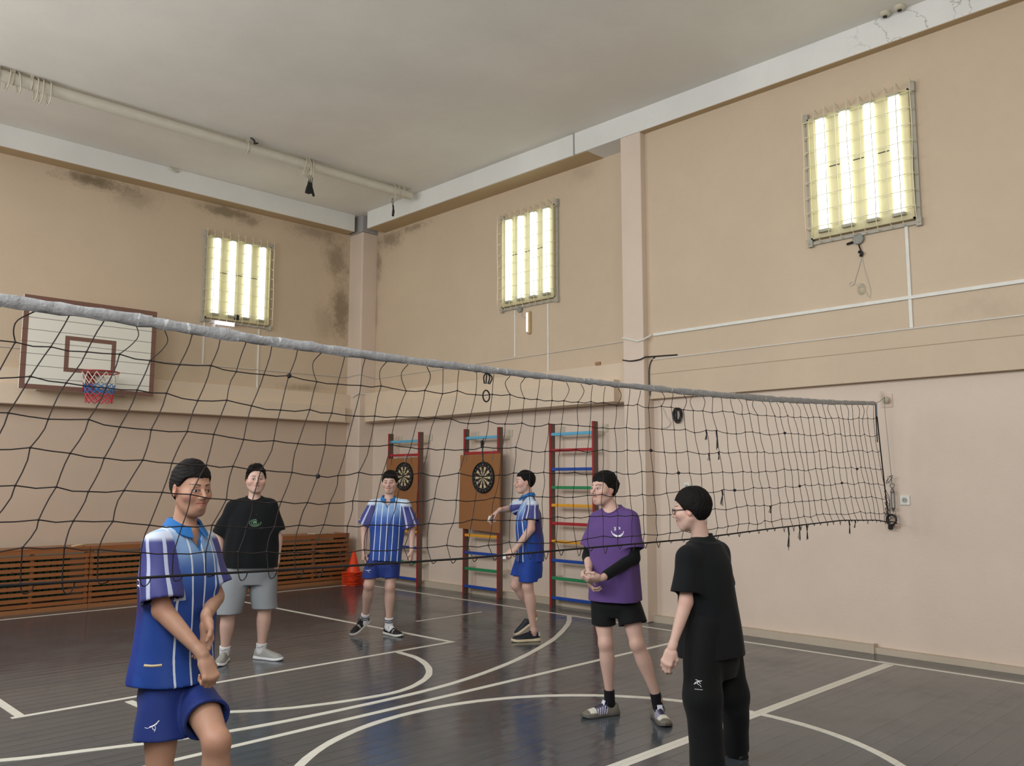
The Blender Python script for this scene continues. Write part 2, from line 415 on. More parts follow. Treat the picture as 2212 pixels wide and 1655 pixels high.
# ------------------------------------------------------------------ object materials
M_white = simple('white_plastic', rgb(225, 224, 216), 0.45)
M_tray = simple('lamp_tray_enamel', rgb(200, 190, 152), 0.5)
M_trayedge = simple('lamp_frame_grey', rgb(176, 172, 160), 0.5)
M_cage = simple('cream_painted_wire', rgb(214, 206, 176), 0.4)
M_tube = emitter('lit_diffuser', (0.93, 1.0, 0.90), 3.3)
M_endcap = simple('diffuser_end', rgb(170, 168, 150), 0.5)
M_steel = simple('grey_steel', rgb(120, 118, 114), 0.4, 0.8)
M_grey = simple('grey_plastic', rgb(140, 142, 134), 0.5)
M_black = simple('black_rubber', rgb(22, 22, 24), 0.6)
M_cream = simple('cream_enamel', rgb(200, 192, 172), 0.5, bump=.3)
M_pipe = simple('painted_pipe', rgb(205, 200, 186), 0.5, var=.08, bump=.3, bscale=30)
M_cable = simple('cable_white', rgb(205, 198, 186), 0.5)
M_cable_k = simple('cable_black', rgb(36, 34, 34), 0.5)

# ------------------------------------------------------------------ caged gym lamps
def gym_lamp(o, u, w, wid, hgt, label, box_part=False):
    """o = lower corner on the wall, u = along the wall, w = out of the wall"""
    o, u, w = np.array(o, float), np.array(u, float), np.array(w, float); v = np.array([0, 0, 1.0])
    def P(a, b, c): return o + u * a + v * b + w * c
    t = thing('caged_wall_lamp', tuple(P(wid / 2, 0, 0)), label, 'lamp', 'caged gym wall lamps')
    def ob(mb, a0, a1, b0, b1, c0, c1): mb.obox(P((a0 + a1) / 2, (b0 + b1) / 2, (c0 + c1) / 2), u * abs(a1 - a0) / 2, v * (b1 - b0) / 2, w * (c1 - c0) / 2)
    m = MB(); ob(m, 0.03, wid - .03, .03, hgt - .03, 0.004, .05)
    for a0, a1, b0, b1 in ((0.02, .035, .02, hgt - .02), (wid - .035, wid - .02, .02, hgt - .02), (.02, wid - .02, .02, .035), (.02, wid - .02, hgt - .035, hgt - .02)): ob(m, a0, a1, b0, b1, .004, .07)
    m.build('tray', M_tray, t)
    m = MB()
    for a0, a1, b0, b1 in ((-.02, .015, -.01, hgt + .02), (wid - .015, wid + .02, -.01, hgt + .02), (-.02, wid + .02, -.03, .0)): ob(m, a0, a1, b0, b1, 0.0, .03)
    for a in (-.03, wid - .02): ob(m, a, a + .05, hgt - .05, hgt + .05, 0, .05); ob(m, a, a + .05, -.05, .03, 0, .05)
    m.build('frame', M_trayedge, t)
    for i in range(4):
        a = wid * (0.155 + .232 * i); m = MB()
        prof = [(-.050, 0), (-.046, .035), (-.028, .052), (.028, .052), (.046, .035), (.050, 0)]
        b0, b1 = .10, hgt - .06
        m = MB(); n = len(prof)
        vs = [P(a + p[0], b0, .05 + p[1]) for p in prof] + [P(a + p[0], b1, .05 + p[1]) for p in prof]
        fs = [(i_, i_ + 1, i_ + 1 + n, i_ + n) for i_ in range(n - 1)] + [tuple(range(n)), tuple(range(n, 2 * n))]
        m.add(vs, fs); d = m.build('diffuser', M_tube, t)
        for e0, e1 in ((b0 - .03, b0), (b1, b1 + .02)): e = MB(); ob(e, a - .06, a + .06, e0, e1, .05, .10); e.build('end_cap', M_endcap, d)
    for i in range(3):
        m = MB(); a = wid * (0.155 + .232 * i) + .07; ob(m, a, a + .11, hgt * .56, hgt * .56 + .008, .05, .056); m.build('seam_slot', M_black, t)
    # wire cage
    m = MB(); r = .0045; D = .12; n = 10
    for i in range(n):
        a = -.01 + (wid + .02) * i / (n - 1) + R_.uniform(-.012, .012) * (0 < i < n - 1); j = R_.uniform(-.01, .01)
        pts = [P(a, hgt + .02, .02), P(a, hgt + .035, .05), P(a, hgt + .045, D * .7), P(a, hgt + .02, D), P(a + j, hgt * .7, D + .004), P(a - j, hgt * .35, D), P(a, .06, D), P(a, .0, D - .03), P(a, -.025, .07), P(a, -.02, .02)]
        m.tube(smooth_path(pts, 3), r, 5)
    for k in range(8):
        b = .13 + (hgt - .2) * k / 7
        pts = [P(-.012, b - .01, .02), P(-.012, b, D - .02), P(0.0, b, D - .004), P(wid * .5, b + R_.uniform(-.006, .006), D - .004), P(wid, b, D - .004), P(wid + .012, b, D - .02), P(wid + .012, b - .01, .02)]
        m.tube(pts, r, 5)
    m.build('guard_cage', M_cage, t)
    return t
gym_lamp((8.378, 3.99, 4.12), (0, -1, 0), (-1, 0, 0), 1.08, 1.34, 'large caged four-tube lamp on the right wall, above a thick white cable duct')
gym_lamp((8.648, 8.92, 4.15), (0, -1, 0), (-1, 0, 0), 1.09, 1.37, 'caged four-tube lamp between corner column and pillar, above the darts corner')
gl = gym_lamp((5.68, 12.498, 4.10), (1, 0, 0), (0, -1, 0), 1.11, 1.34, 'caged four-tube lamp on the back wall, to the right of the basketball backboard')
MB().box((6.18, 12.40, 4.14), (6.24, 12.44, 4.22)).build('starter_box', M_black, gl)

# ------------------------------------------------------------------ conduits and cables
def one(mb, name, mat, label, cat, group=None, **kw):
    o = mb.build(name, mat, None, **kw); return tag(o, label, cat, group)
one(MB().box((8.355, -5.3, 3.375), (8.38, 6.03, 3.41)), 'cable_duct', M_white, 'thick white cable duct running level along the right wall', 'cable duct', bevel=.003)
one(MB().box((8.366, -5.3, 3.086), (8.38, 6.05, 3.10)), 'cable_duct', M_cable, 'thin white duct below the thick one on the right wall', 'cable duct')
one(MB().box((8.362, 3.02, 3.10), (8.378, 3.05, 3.375)).box((8.362, 3.02, 3.41), (8.378, 3.05, 4.10)), 'cable_duct', M_white, 'upright white duct dropping from the largest caged lamp', 'cable duct')
m = MB(); m.tube(smooth_path([(8.64, 6.45, 3.42), (8.64, 9.0, 3.40), (8.64, 12.1, 3.39)], 8), .008, 5); one(m, 'cable', M_cable, 'thin level cable on the bay wall left of the pillar', 'cable')
m = MB(); m.tube([(8.325, 12.49, 3.42), (8.325, 12.11, 3.44), (8.64, 12.11, 3.40)], .008, 5); one(m, 'cable', M_cable, 'white cable bent round the corner column at conduit height', 'cable')
m = MB(); m.tube([(XL + .1, 12.485, 3.36), (5.0, 12.485, 3.38), (8.33, 12.485, 3.42)], .008, 5); one(m, 'cable', M_cable, 'thin level cable along the back wall behind the backboard', 'cable')
for y, z0, lb in ((8.675, 3.42, 'left upright duct under the middle caged lamp'), (8.02, 3.13, 'right upright duct under the middle caged lamp')):
    one(MB().box((8.636, y - .013, z0), (8.65, y + .013, 4.11)), 'cable_duct', M_white, 'white ' + lb, 'cable duct')
for x, z0, lb in ((5.72, 3.40, 'left upright duct under the back wall lamp'), (6.635, 3.11, 'right upright duct under the back wall lamp')):
    one(MB().box((x - .012, 12.486, z0), (x + .012, 12.5, 4.06)), 'cable_duct', M_white, 'white ' + lb, 'cable duct')
m = MB(); m.tube(smooth_path([(8.27, 6.43, 3.115), (8.262, 6.3, 3.09), (8.262, 6.16, 3.095), (8.29, 6.1, 3.12), (8.36, 6.07, 3.13), (8.37, 5.7, 3.115)], 6), .008, 6)
one(m, 'cable', M_cable_k, 'black cable crossing the pillar face at ledge height', 'cable')
m = MB(); m.tube(smooth_path([(8.37, 6.02, 3.125), (8.372, 6.09, 3.05), (8.372, 6.11, 2.9), (8.37, 6.10, 2.66)], 6), .007, 6)
one(m, 'cable', M_cable_k, 'black cable hanging down beside the pillar', 'cable')
m = MB(); m.tube([(8.268, 6.43, 3.39), (8.268, 6.19, 3.32), (8.27, 6.12, 3.33), (8.35, 6.05, 3.39)], .011, 5)
one(m, 'cable', M_white, 'loose white cable end crossing the pillar above the black one', 'cable')
m = MB(); m.tube([(8.30, 12.3, 3.06), (8.31, 12.10, 3.12), (8.45, 12.095, 3.10), (8.6, 12.10, 3.10)], .012, 5)
one(m, 'cable', M_white, 'short white duct round the corner column just above the ledge', 'cable')
m = MB(); m.tube(smooth_path([(8.46, 6.05, 2.60), (8.46, 5.98, 2.5), (8.46, 5.93, 2.40), (8.46, 5.88, 2.34), (8.46, 5.9, 2.29), (8.46, 5.97, 2.27), (8.46, 6.02, 2.29)], 5), .006, 5)
one(m, 'cable', M_cable, 'thin curled cable end on the lower wall right of the pillar', 'cable')
m = MB()
for k in range(7):
    a0 = k * .5; ctr = (8.45, 5.765 + .01 * math.sin(k * 2), 2.41 + .012 * math.cos(k * 3))
    m.tube([(ctr[0] - .006 * k + .01, ctr[1] + (.05 + .004 * (k % 3)) * math.cos(a), ctr[2] + (.075 + .005 * (k % 2)) * math.sin(a)) for a in np.linspace(0, 2 * math.pi, 20)[:-1]], .005, 5, closed=True)
m.cur = 0; m.tube([(8.43, 5.77, 2.33), (8.42, 5.76, 2.4), (8.43, 5.775, 2.50)], .012, 6)
one(m, 'cable_coil', M_cable_k, 'small coil of black cable hung on the wall right of the pillar', 'cable coil')
# junction box with torn cable under the right lamp
jb = thing('junction_box', (8.38, 3.5, 4.05), 'round grey junction box under the largest caged lamp, torn cables hanging', 'junction box')
m = MB(); m.lathe([(.055, 0), (.055, .035), (.05, .04), (0, .04)], (8.38, 3.5, 4.06), (-1, 0, 0), 24); m.build('box_body', M_grey, jb)
m = MB(); m.tube([(8.36, 3.5, 4.01), (8.355, 3.49, 3.97), (8.365, 3.48, 3.93)], .007, 5); m.build('short_lead', M_black, jb); m = MB(); m.tube([(8.36, 3.62, 4.03), (8.36, 3.56, 4.04)], .012, 5); m.build('cut_pipe', M_black, jb); m = MB(); m.tube(smooth_path([(8.36, 3.50, 3.93), (8.35, 3.47, 3.91), (8.36, 3.485, 3.88)], 4), .016, 6); m.build('cable_stub', M_black, jb)
m = MB()
m.tube(smooth_path([(8.372, 3.48, 3.88), (8.37, 3.52, 3.76), (8.37, 3.55, 3.68), (8.372, 3.57, 3.62), (8.372, 3.6, 3.60), (8.372, 3.62, 3.62), (8.372, 3.6, 3.64), (8.372, 3.55, 3.61), (8.372, 3.48, 3.55), (8.372, 3.43, 3.46)], 5), .004, 5)
m.tube(smooth_path([(8.372, 3.48, 3.88), (8.372, 3.46, 3.75), (8.372, 3.43, 3.62), (8.372, 3.41, 3.52), (8.372, 3.42, 3.44)], 5), .003, 5)
m.build('loose_wire', M_cable, jb)
m = MB(); 
for k in range(16):
    a = k * .39; m.tube([(8.374, 3.50 + .02 * math.cos(a), 3.56 + .02 * math.sin(a)), (8.374, 3.50 + .045 * math.cos(a + .3), 3.55 + .06 * math.sin(a + .3))], .005, 4)
one(m, 'plaster_patch', M_cream, 'rough light plaster patch below the junction box', 'plaster patch')
jb = thing('junction_box', (8.65, 8.56, 4.05), 'small grey junction box under the middle caged lamp', 'junction box')
m = MB(); m.lathe([(.045, 0), (.045, .04), (.04, .045), (0, .045)], (8.65, 8.56, 4.10), (-1, 0, 0), 20); m.build('box_body', M_grey, jb)
m = MB(); m.tube(smooth_path([(8.63, 8.54, 4.06), (8.63, 8.53, 4.0), (8.63, 8.47, 3.97), (8.62, 8.42, 3.98)], 5), .006, 5); m.build('cable_stub', M_cable, jb)
# emergency light strips
em = thing('emergency_light', (8.65, 8.37, 3.72), 'upright emergency light strip under the middle caged lamp', 'emergency light')
m = MB(); m.box((8.60, 8.345, 3.72), (8.65, 8.405, 4.05)); m.build('housing', simple('aged_cream', rgb(196, 172, 132), .5), em, bevel=.015)
M_led = emitter('led_white', (1, 1, 1), 1.6); M_led2 = emitter('led_cool', (.82, .80, 1.0), 2.5)
m = MB()
for k in range(18): m.box((8.592, 8.375, 3.752 + k * .0155), (8.601, 8.40, 3.763 + k * .0155))
m.build('led_strip', M_led, em)
em = thing('emergency_light', (5.85, 12.5, 4.0), 'level glowing emergency light strip under the back wall lamp', 'emergency light')
m = MB(); m.box((5.80, 12.42, 4.045), (6.18, 12.5, 4.09)); m.box((5.84, 12.45, 3.98), (5.88, 12.5, 4.05)); m.build('housing', M_white, em)
m = MB().box((5.86, 12.405, 4.03), (6.17, 12.425, 4.085)); m.build('led_strip', M_led2, em)
# wall sockets
for y, z, w2, lb, ty in ((3.213, 1.462, .045, 'square white wall socket right of the net anchor', 1), (5.665, 1.575, .038, 'small white wall socket just above the head of the person in glasses', 0)):
    s = thing('wall_socket', (8.47, y, z - .05), lb, 'socket')
    m = MB().box((8.455, y - w2, z - .046), (8.47, y + w2, z + .046)); m.build('cover_plate', M_white, s, bevel=.004)
    m = MB(); m.lathe([(.024, .0), (.026, .004), (.021, .004), (.019, .001), (0, .001)], (8.4555, y, z), (-1, 0, 0), 20); m.build('socket_ring', M_trayedge, s)
    m = MB()
    for dy in (-.009, .009): m.lathe([(.004, 0), (.004, .0022), (0, .0022)], (8.4545, y + dy, z), (-1, 0, 0), 8)
    m.build('pin_hole', M_black, s)
# recess block in the wall above the ledge
one(MB().box((8.43, 6.92, 3.12), (8.452, 7.0, 3.16)), 'wood_wedge', simple('wedge_wood', rgb(160, 120, 84), .7), 'tiny brown wooden wedge on the seam left of the pillar', 'wedge')

# ------------------------------------------------------------------ ceiling pipe with hooks, detectors
m = MB(); m.tube([(XL, 10.5, 6.145), (2.5, 10.5, 6.145), (5.3, 10.5, 6.145), (8.11, 10.5, 6.145)], .068, 20)
pipe = thing('ceiling_pipe', (3.0, 10.5, 6.07), 'long thick cream pipe fixed under the ceiling along the back wall', 'pipe')
m.build('pipe_tube', M_pipe, pipe, smooth=True)
for x in (2.30, 2.45, 2.64, 5.30, 6.24, 7.86, 7.95):
    m = MB(); m.box((x - .02, 10.46, 6.2), (x + .02, 10.54, 6.245)); m.tube([(x, 10.5 + .075 * math.cos(a), 6.145 + .075 * math.sin(a)) for a in np.linspace(0, 2 * math.pi, 17)[:-1]], .007, 5, closed=True); m.build('pipe_bracket', M_cream, pipe)
m = MB()
for a in range(6): m.tube(smooth_path([(7.84 + .03 * a, 10.47, 6.21), (7.86 + .03 * a, 10.44, 6.235), (7.88 + .03 * a, 10.47, 6.22)], 4), .006, 5)
m.build('wire_lashing', M_cream, pipe)
def oval_ring(x, ztop, w, h, tilt, r=.008):
    pts = []
    for a in np.linspace(0, 2 * math.pi, 25)[:-1]:
        c, s_ = math.cos(a), math.sin(a)
        zz = ztop - h / 2 + (h / 2 - w / 2) * (1 if s_ > 0 else -1) * min(1, abs(s_) * 6) + w / 2 * s_
        pts.append((x + tilt * (ztop - zz), 10.5 + w / 2 * c, zz))
    return MB().tube(pts, r, 6, closed=True)
for i, (x, h, tl, lb) in enumerate(((2.30, .33, .05, 'white hook hanging from the pipe at the left frame edge'), (2.42, .24, -.1, 'second white hook from the left edge, tilted'), (2.50, .24, .12, 'third hook from the left edge, touching its tilted neighbour'),
                                    (2.70, .27, -.03, 'left hook of the three white hooks right of a bracket'), (2.755, .28, -.03, 'middle hook of the three white hooks right of a bracket'), (2.83, .27, .02, 'right hook of the three white hooks right of a bracket'),
                                    (6.20, .28, -.25, 'left carabiner ring of the black-handled bunch on the pipe'), (6.25, .28, .05, 'middle carabiner ring of the black-handled bunch on the pipe'), (6.30, .28, -.03, 'right carabiner ring of the black-handled bunch on the pipe'), (7.76, .26, .0, 'single ring near the right end of the pipe holding a black strap'))):
    o = oval_ring(x, 6.235, .165, h, tl).build('pipe_hook', M_cream); tag(o, lb, 'hook', 'hooks on the ceiling pipe')
def strap(name, x, z0, z1, n, lb):
    s = thing(name, (x, 10.5, z0), lb, 'strap'); m = MB()
    for k in range(n):
        dx = (k - (n - 1) / 2) * .03; a, b = z0 + R_.uniform(0, .05), z1 - R_.uniform(0, .03)
        m.tube(smooth_path([(x + dx * .4, 10.49, b), (x + dx, 10.48 + .01 * k, (a + b) / 2), (x + dx * 1.4, 10.49, a)], 4), [.014] * 4 + [.02] * 5, 6, flat=.7)
    m.build('grip', M_black, s)
    m = MB()
    for k in range(max(1, n - 2)):
        m.tube([(x + (k - .5) * .03 + .03 * math.cos(a) * .5, 10.48, z1 + .03 + .05 * math.sin(a)) for a in np.linspace(0, 2 * math.pi, 13)[:-1]], .006, 5, closed=True)
    m.build('clip_ring', M_steel, s)
strap('hanging_strap', 6.29, 5.70, 5.92, 4, 'bunch of black straps hanging from the ceiling pipe')
strap('hanging_strap', 7.765, 5.72, 5.93, 1, 'single black strap hanging near the end of the pipe')
for y, x, lb in ((2.93, 8.2, 'round white detector, the one further right on ceiling edge'), (3.075, 8.215, 'round white detector, the one further left on ceiling edge')):
    s = thing('smoke_detector', (x, y, CEIL - .05), lb, 'detector', 'ceiling detectors')
    m = MB(); m.lathe([(.055, 0), (.055, -.02), (.045, -.035), (.03, -.04), (0, -.04)], (x, y, CEIL), (0, 0, 1), 24); m.build('casing', M_cream, s, smooth=True)
    m = MB(); m.lathe([(.02, 0), (.02, -.012), (0, -.012)], (x, y, CEIL - .038), (0, 0, 1), 12); m.build('sensor_slot', M_black, s)
m = MB(); m.tube(smooth_path([(4.95, 12.2, 6.22), (5.0, 12.18, 6.20), (5.06, 12.2, 6.19), (5.1, 12.22, 6.21)], 4), .014, 6)
one(m, 'wire_end', M_cream, 'short twisted wire end where ceiling meets the back beam', 'wire')
m = MB(); m.tube(smooth_path([(5.28, 10.36, 6.235), (5.33, 10.34, 6.2), (5.36, 10.4, 6.19), (5.42, 10.42, 6.22)], 4), .012, 6)
one(m, 'wire_end', M_cable_k, 'dark twisted wire tied above the ceiling pipe', 'wire')

# ------------------------------------------------------------------ basketball backboard
BX, BY = 3.955, 12.0
hoop = thing('basketball_backboard', (BX, 12.28, 2.79), 'white plank basketball backboard with brown borders, ring and coloured net', 'backboard')
t = NT('board_planks'); co = t.coord(); X = t.xyz(co)
fr = t.math('FRACT', t.math('DIVIDE', X[2], .155)); g = t.math('MINIMUM', fr, t.math('SUBTRACT', 1.0, fr))
cc = t.mix(t.ramp(t.noise(co, 6, 5, .7), .66, .78), rgb(226, 224, 212), rgb(186, 182, 170))
cc = t.mix(t.math('MULTIPLY', t.ramp(g, .035, .012), .85), cc, rgb(70, 58, 50)); t.base(cc, .5); M_plank = t.m
t = NT('board_border'); co = t.coord(); X = t.xyz(co)
fr = t.math('FRACT', t.math('DIVIDE', X[2], .155)); g = t.math('MINIMUM', fr, t.math('SUBTRACT', 1.0, fr))
t.base(t.mix(t.math('MULTIPLY', t.ramp(g, .03, .01), .7), rgb(118, 84, 72), rgb(60, 40, 34)), .5); M_border = t.m
x0, x1, z0, z1 = 3.11, 4.80, 2.80, 4.01
MB().box((x0, BY, z0), (x1, BY + .035, z1)).build('board_panel', M_plank, hoop)
m = MB(); bw = .062
for a in ((x0, x1, z0, z0 + bw), (x0, x1, z1 - bw, z1), (x0, x0 + bw, z0 + bw, z1 - bw), (x1 - bw, x1, z0 + bw, z1 - bw)): m.box((a[0], BY - .003, a[2]), (a[1], BY, a[3]))
m.build('painted_border', M_border, hoop)
m = MB(); a0, a1, c0, c1 = 3.62, 4.265, 3.055, 3.53; bw = .055
for a in ((a0, a1, c0, c0 + bw), (a0, a1, c1 - bw, c1), (a0, a0 + bw, c0 + bw, c1 - bw), (a1 - bw, a1, c0 + bw, c1 - bw)): m.box((a[0], BY - .003, a[2]), (a[1], BY, a[3]))
m.build('target_rectangle', M_border, hoop)
for x in (3.4, 4.5):
    for z in (2.84, 3.9): m = MB(); m.box((x - .03, BY + .035, z - .03), (x + .03, 12.498 if z > 3 else 12.278, z + .03)); m.build('wall_bracket', M_cream, hoop)
M_red = simple('ring_red', rgb(150, 40, 40), .4)
RX, RY, RZ, RR = 3.955, 11.63, 3.04, .225
m = MB(); m.tube([(RX + RR * math.cos(a), RY + RR * math.sin(a), RZ) for a in np.linspace(0, 2 * math.pi, 33)[:-1]], .010, 8, closed=True)
m.box((RX - .10, BY - .135, RZ - .012), (RX + .10, BY, RZ + .012)); m.box((RX - .09, BY - .02, RZ - .23), (RX + .05, BY - .003, RZ + .03))
for s in (-1, 1): m.tube([(RX + s * .12, BY - .19, RZ), (RX + s * .05, BY - .02, RZ - .15)], .007, 6)
rim = m.build('hoop_ring', M_red, hoop)
def cord_net(rows, name, mat, k0, k1):
    m = MB(); n = 12
    for k in range(k0, k1):
        for i in range(n):
            for s in (-1, 1):
                r0, zz0, q0 = rows[k]; r1, zz1, q1 = rows[k + 1]
                a = 2 * math.pi * (i + .5 * (k % 2)) / n; b = a + s * math.pi / n
                m.tube([(RX + r0 * math.cos(a), RY + r0 * math.sin(a), RZ + zz0), (RX + r1 * math.cos(b), RY + r1 * math.sin(b), RZ + zz1)], .0055, 4)
    return m.build(name, mat, rim)
rows = [(.222, -.01, 0), (.20, -.09, 0), (.185, -.16, 0), (.178, -.20, 0), (.172, -.24, 0), (.168, -.28, 0), (.163, -.32, 0), (.16, -.36, 0), (.158, -.40, 0)]
cord_net(rows, 'net_white_band', simple('net_white', rgb(214, 208, 196), .8), 0, 2)
cord_net(rows, 'net_blue_band', simple('net_blue', rgb(52, 118, 186), .8), 2, 5)
cord_net(rows, 'net_red_band', simple('net_red', rgb(205, 60, 80), .8), 5, 8)

# ------------------------------------------------------------------ radiators behind wooden slat screens
M_rad = simple('radiator_green', rgb(40, 84, 62), .45)
def wood(name, c, axis='x'):
    t = NT(name); co = t.coord()
    sc = (1.2, 14, 14) if axis == 'x' else (14, 14, 1.2)
    n = t.noise(t.scale(co, sc), 3, 5, .65); kn = t.noise(co, 9, 2)
    col = t.mix(n, tuple(v * .75 for v in c), tuple(min(1, v * 1.25) for v in c))
    col = t.mix(t.math('MULTIPLY', t.ramp(kn, .70, .76), .7), col, tuple(v * .3 for v in c))
    t.base(col, .38, 0, .5); t.bump(n, .2, .003); return t.m
M_slat = wood('varnished_pine', rgb(146, 90, 50)); M_slat_v = wood('varnished_pine_batten', rgb(138, 86, 48), 'z'); M_plinth = wood('worn_plinth_board', rgb(152, 104, 66))
def radiator(x0, x1):
    m = MB(); n = int((x1 - x0) / .08)
    for k in range(n):
        x = x0 + .08 * k; m.obox((x + .03, 12.2, .40), (.028, 0, 0), (0, .07, 0), (0, 0, .27))
    m.box((x0, 12.16, .62), (x1 - .02, 12.24, .655)); m.box((x0, 12.16, .16), (x1 - .02, 12.24, .20))
    return m
def screen(x0, x1, label, end=False):
    s = thing('radiator_screen', ((x0 + x1) / 2, 11.95, 0), label, 'radiator screen', 'slatted radiator screens')
    z0, z1 = .065, .765; n = 10; pitch = (z1 - z0) / (n - .4)
    for k in range(n):
        m = MB(); a = z0 + pitch * k; j = R_.uniform(-.003, .003)
        m.obox(((x0 + x1) / 2, 11.925, a + .022 + j), ((x1 - x0) / 2 - .003, 0, 0), (0, .009, 0), (0, 0, .0225)); m.build('slat', M_slat, s)
    for x in (x0 + .03, (x0 + x1) / 2, x1 - .03):
        MB().box((x - .022, 11.936, .05), (x + .022, 11.965, z1)).build('batten', M_slat_v, s)
    m = MB().box((x0, 11.915, z1 + .002), (x1, 12.36, z1 + .022)); m.build('top_board', M_slat, s)
    m = MB(); m.box((x0, 11.90, 0.0), (x1, 11.935, .052)); m.build('plinth_board', M_plinth, s)
    if end:
        MB().box((x1 - .02, 11.94, .0), (x1, 12.36, z1)).build('side_panel', M_slat_v, s)
    return s
xs = [8.06, 6.74, 5.40, 4.05, 2.70]
wl = ['slatted wooden radiator screen beside the orange cones', 'slatted wooden radiator screen behind the person in grey shorts', 'slatted wooden radiator screen behind the nearest blue player',
      'slatted wooden radiator screen at the left frame edge']
for i in range(4):
    screen(xs[i + 1] + .002, xs[i] - .002, wl[i], i == 0)
    if xs[i] - xs[i + 1] > 1:
        r = radiator(xs[i + 1] + .08, xs[i] - .12)
        r.box((xs[i + 1] + .3, 12.18, 0), (xs[i + 1] + .33, 12.22, .2)); r.box((xs[i] - .33, 12.18, 0), (xs[i] - .3, 12.22, .2))
        one(r, 'radiator', M_rad, 'green ribbed radiator behind the ' + wl[i].replace('slatted wooden radiator screen', 'screen'), 'radiator', 'radiators along the back wall')
m = MB(); m.obox((7.55, 12.05, .797), (.14, .02, 0), (-.02, .08, 0), (0, 0, .006)); m.obox((7.72, 12.08, .795), (.12, -.03, 0), (.03, .07, 0), (0, 0, .005))
one(m, 'paper_sheet', simple('paper', rgb(196, 180, 160), .8), 'loose papers on top of the radiator screen near the column', 'paper')
m = MB(); m.tube(smooth_path([(4.0, 11.98, .795), (3.95, 11.95, .81), (3.88, 11.96, .80), (3.85, 12.0, .792), (3.92, 12.02, .80)], 5), .012, 6)
one(m, 'rag', simple('rag_cloth', rgb(200, 180, 140), .9), 'crumpled pale rag on the screen top by the left frame side', 'rag')

# ------------------------------------------------------------------ stack of training cones
M_cone = simple('orange_plastic', rgb(228, 70, 30), .35, var=.05)
def cone_parts(z, rot, dx, dy, label):
    s = thing('training_cone', (7.93 + dx, 11.60 + dy, z), label, 'cone', 'stacked orange cones'); s.rotation_euler = (0, 0, rot)
    cx_, cy2 = 7.93 + dx, 11.60 + dy
    m = MB(); m.lathe([(.110, .018), (.104, .03), (.022, .335), (.014, .34), (.010, .34), (.097, .03), (.10, .012)], (cx_, cy2, z), (0, 0, 1), 28)
    o1 = m.build('cone_body', M_cone, None, smooth=True)
    m = MB(); q = .14; m.prism([(-q, -q + .02), (-q + .02, -q), (q - .02, -q), (q, -q + .02), (q, q - .02), (q - .02, q), (-q + .02, q), (-q, q - .02)], (cx_, cy2, z), (1, 0, 0), (0, 1, 0), 0, .012)
    m.lathe([(.124, .010), (.110, .02), (.10, .02)], (cx_, cy2, z), (0, 0, 1), 28)
    o2 = m.build('cone_base', M_cone, None, bevel=.003)
    for o in (o1, o2):
        o.parent = s; o.matrix_parent_inverse = Matrix.Translation((-cx_, -cy2, -z))
    return s
NC = 9
for k in range(NC):
    lb = 'topmost orange cone of the stack, its whole spire visible' if k == NC - 1 else 'bottom orange cone of the stack, base resting on the floor' if k == 0 else 'orange cone in the stack, number %s from the floor' % ('one two three four five six seven eight'.split()[k])
    cone_parts(.001 + .0235 * k, .35 + R_.uniform(-.2, .2), R_.uniform(-.006, .006), R_.uniform(-.006, .006), lb)

# ------------------------------------------------------------------ wall bars, darts boards
M_rail = wood('rail_brown', rgb(98, 76, 66), 'z'); M_railred = simple('rail_red', rgb(150, 38, 40), .4)
RC = dict(lb=rgb(96, 172, 206), red=rgb(168, 40, 48), blue=rgb(28, 72, 160), green=rgb(40, 132, 84), yel=rgb(222, 158, 48))
M_rung = {k: simple('rung_' + n, RC[k], .4, var=.08) for k, n in (('lb', 'light_blue'), ('red', 'red'), ('blue', 'blue'), ('green', 'green'), ('yel', 'yellow'))}
seq = ['lb', 'red', 'blue', 'green', 'yel', 'red', 'yel', 'blue', 'green', 'blue']; zz = [2.26, 2.042, 1.795, 1.556, 1.317, 1.085, .848, .601, .373, .122]
nice = dict(lb='light blue rung', red='red rung', blue='dark blue rung', green='green rung', yel='yellow rung')
def wall_bars(y0, y1, label):
    s = thing('wall_bars', (8.45, (y0 + y1) / 2, 0), label, 'wall bars', 'painted wall bars')
    for y, iny in ((y0, 1), (y1, -1)):
        m = MB(); a, b = (y, y + .03) if iny > 0 else (y - .03, y)
        m.box((8.403, a, 0.0), (8.488, b, 2.40)); r = m.build('side_rail', M_rail, s, bevel=.004)
        MB().box((8.398, a - .0008, 0.0), (8.4035, b + .0008, 2.40)).build('red_edge', M_railred, r)
        m = MB(); m.box((8.48, a + .005, 2.24), (8.636, b - .005, 2.28)); m.box((8.48, a + .005, .35), (8.636, b - .005, .39))
        m.box((8.622, min(a, b) - .05, 2.27), (8.636, min(a, b) + .03, 2.37)); m.build('wall_bracket', M_cream, r)
    for c, z in zip(seq, zz):
        m = MB(); zc = z + R_.uniform(-.004, .004)
        m.box((8.408, y0 + .02, zc - .02), (8.440, y1 - .02, zc + .02)); o = m.build('rung', M_rung[c], s, bevel=.006); o['label'] = nice[c]
    return s
wall_bars(10.56, 11.37, 'painted wall bars nearest the corner, darts board hung on them')
wall_bars(8.76, 9.51, 'painted wall bars in the middle of the three, darts board hung on them')
wall_bars(7.01, 7.785, 'painted wall bars beside the purple-shirted player, no board on them')
M_hard = simple('hardboard', rgb(150, 100, 58), .75, var=.06, bump=.15)
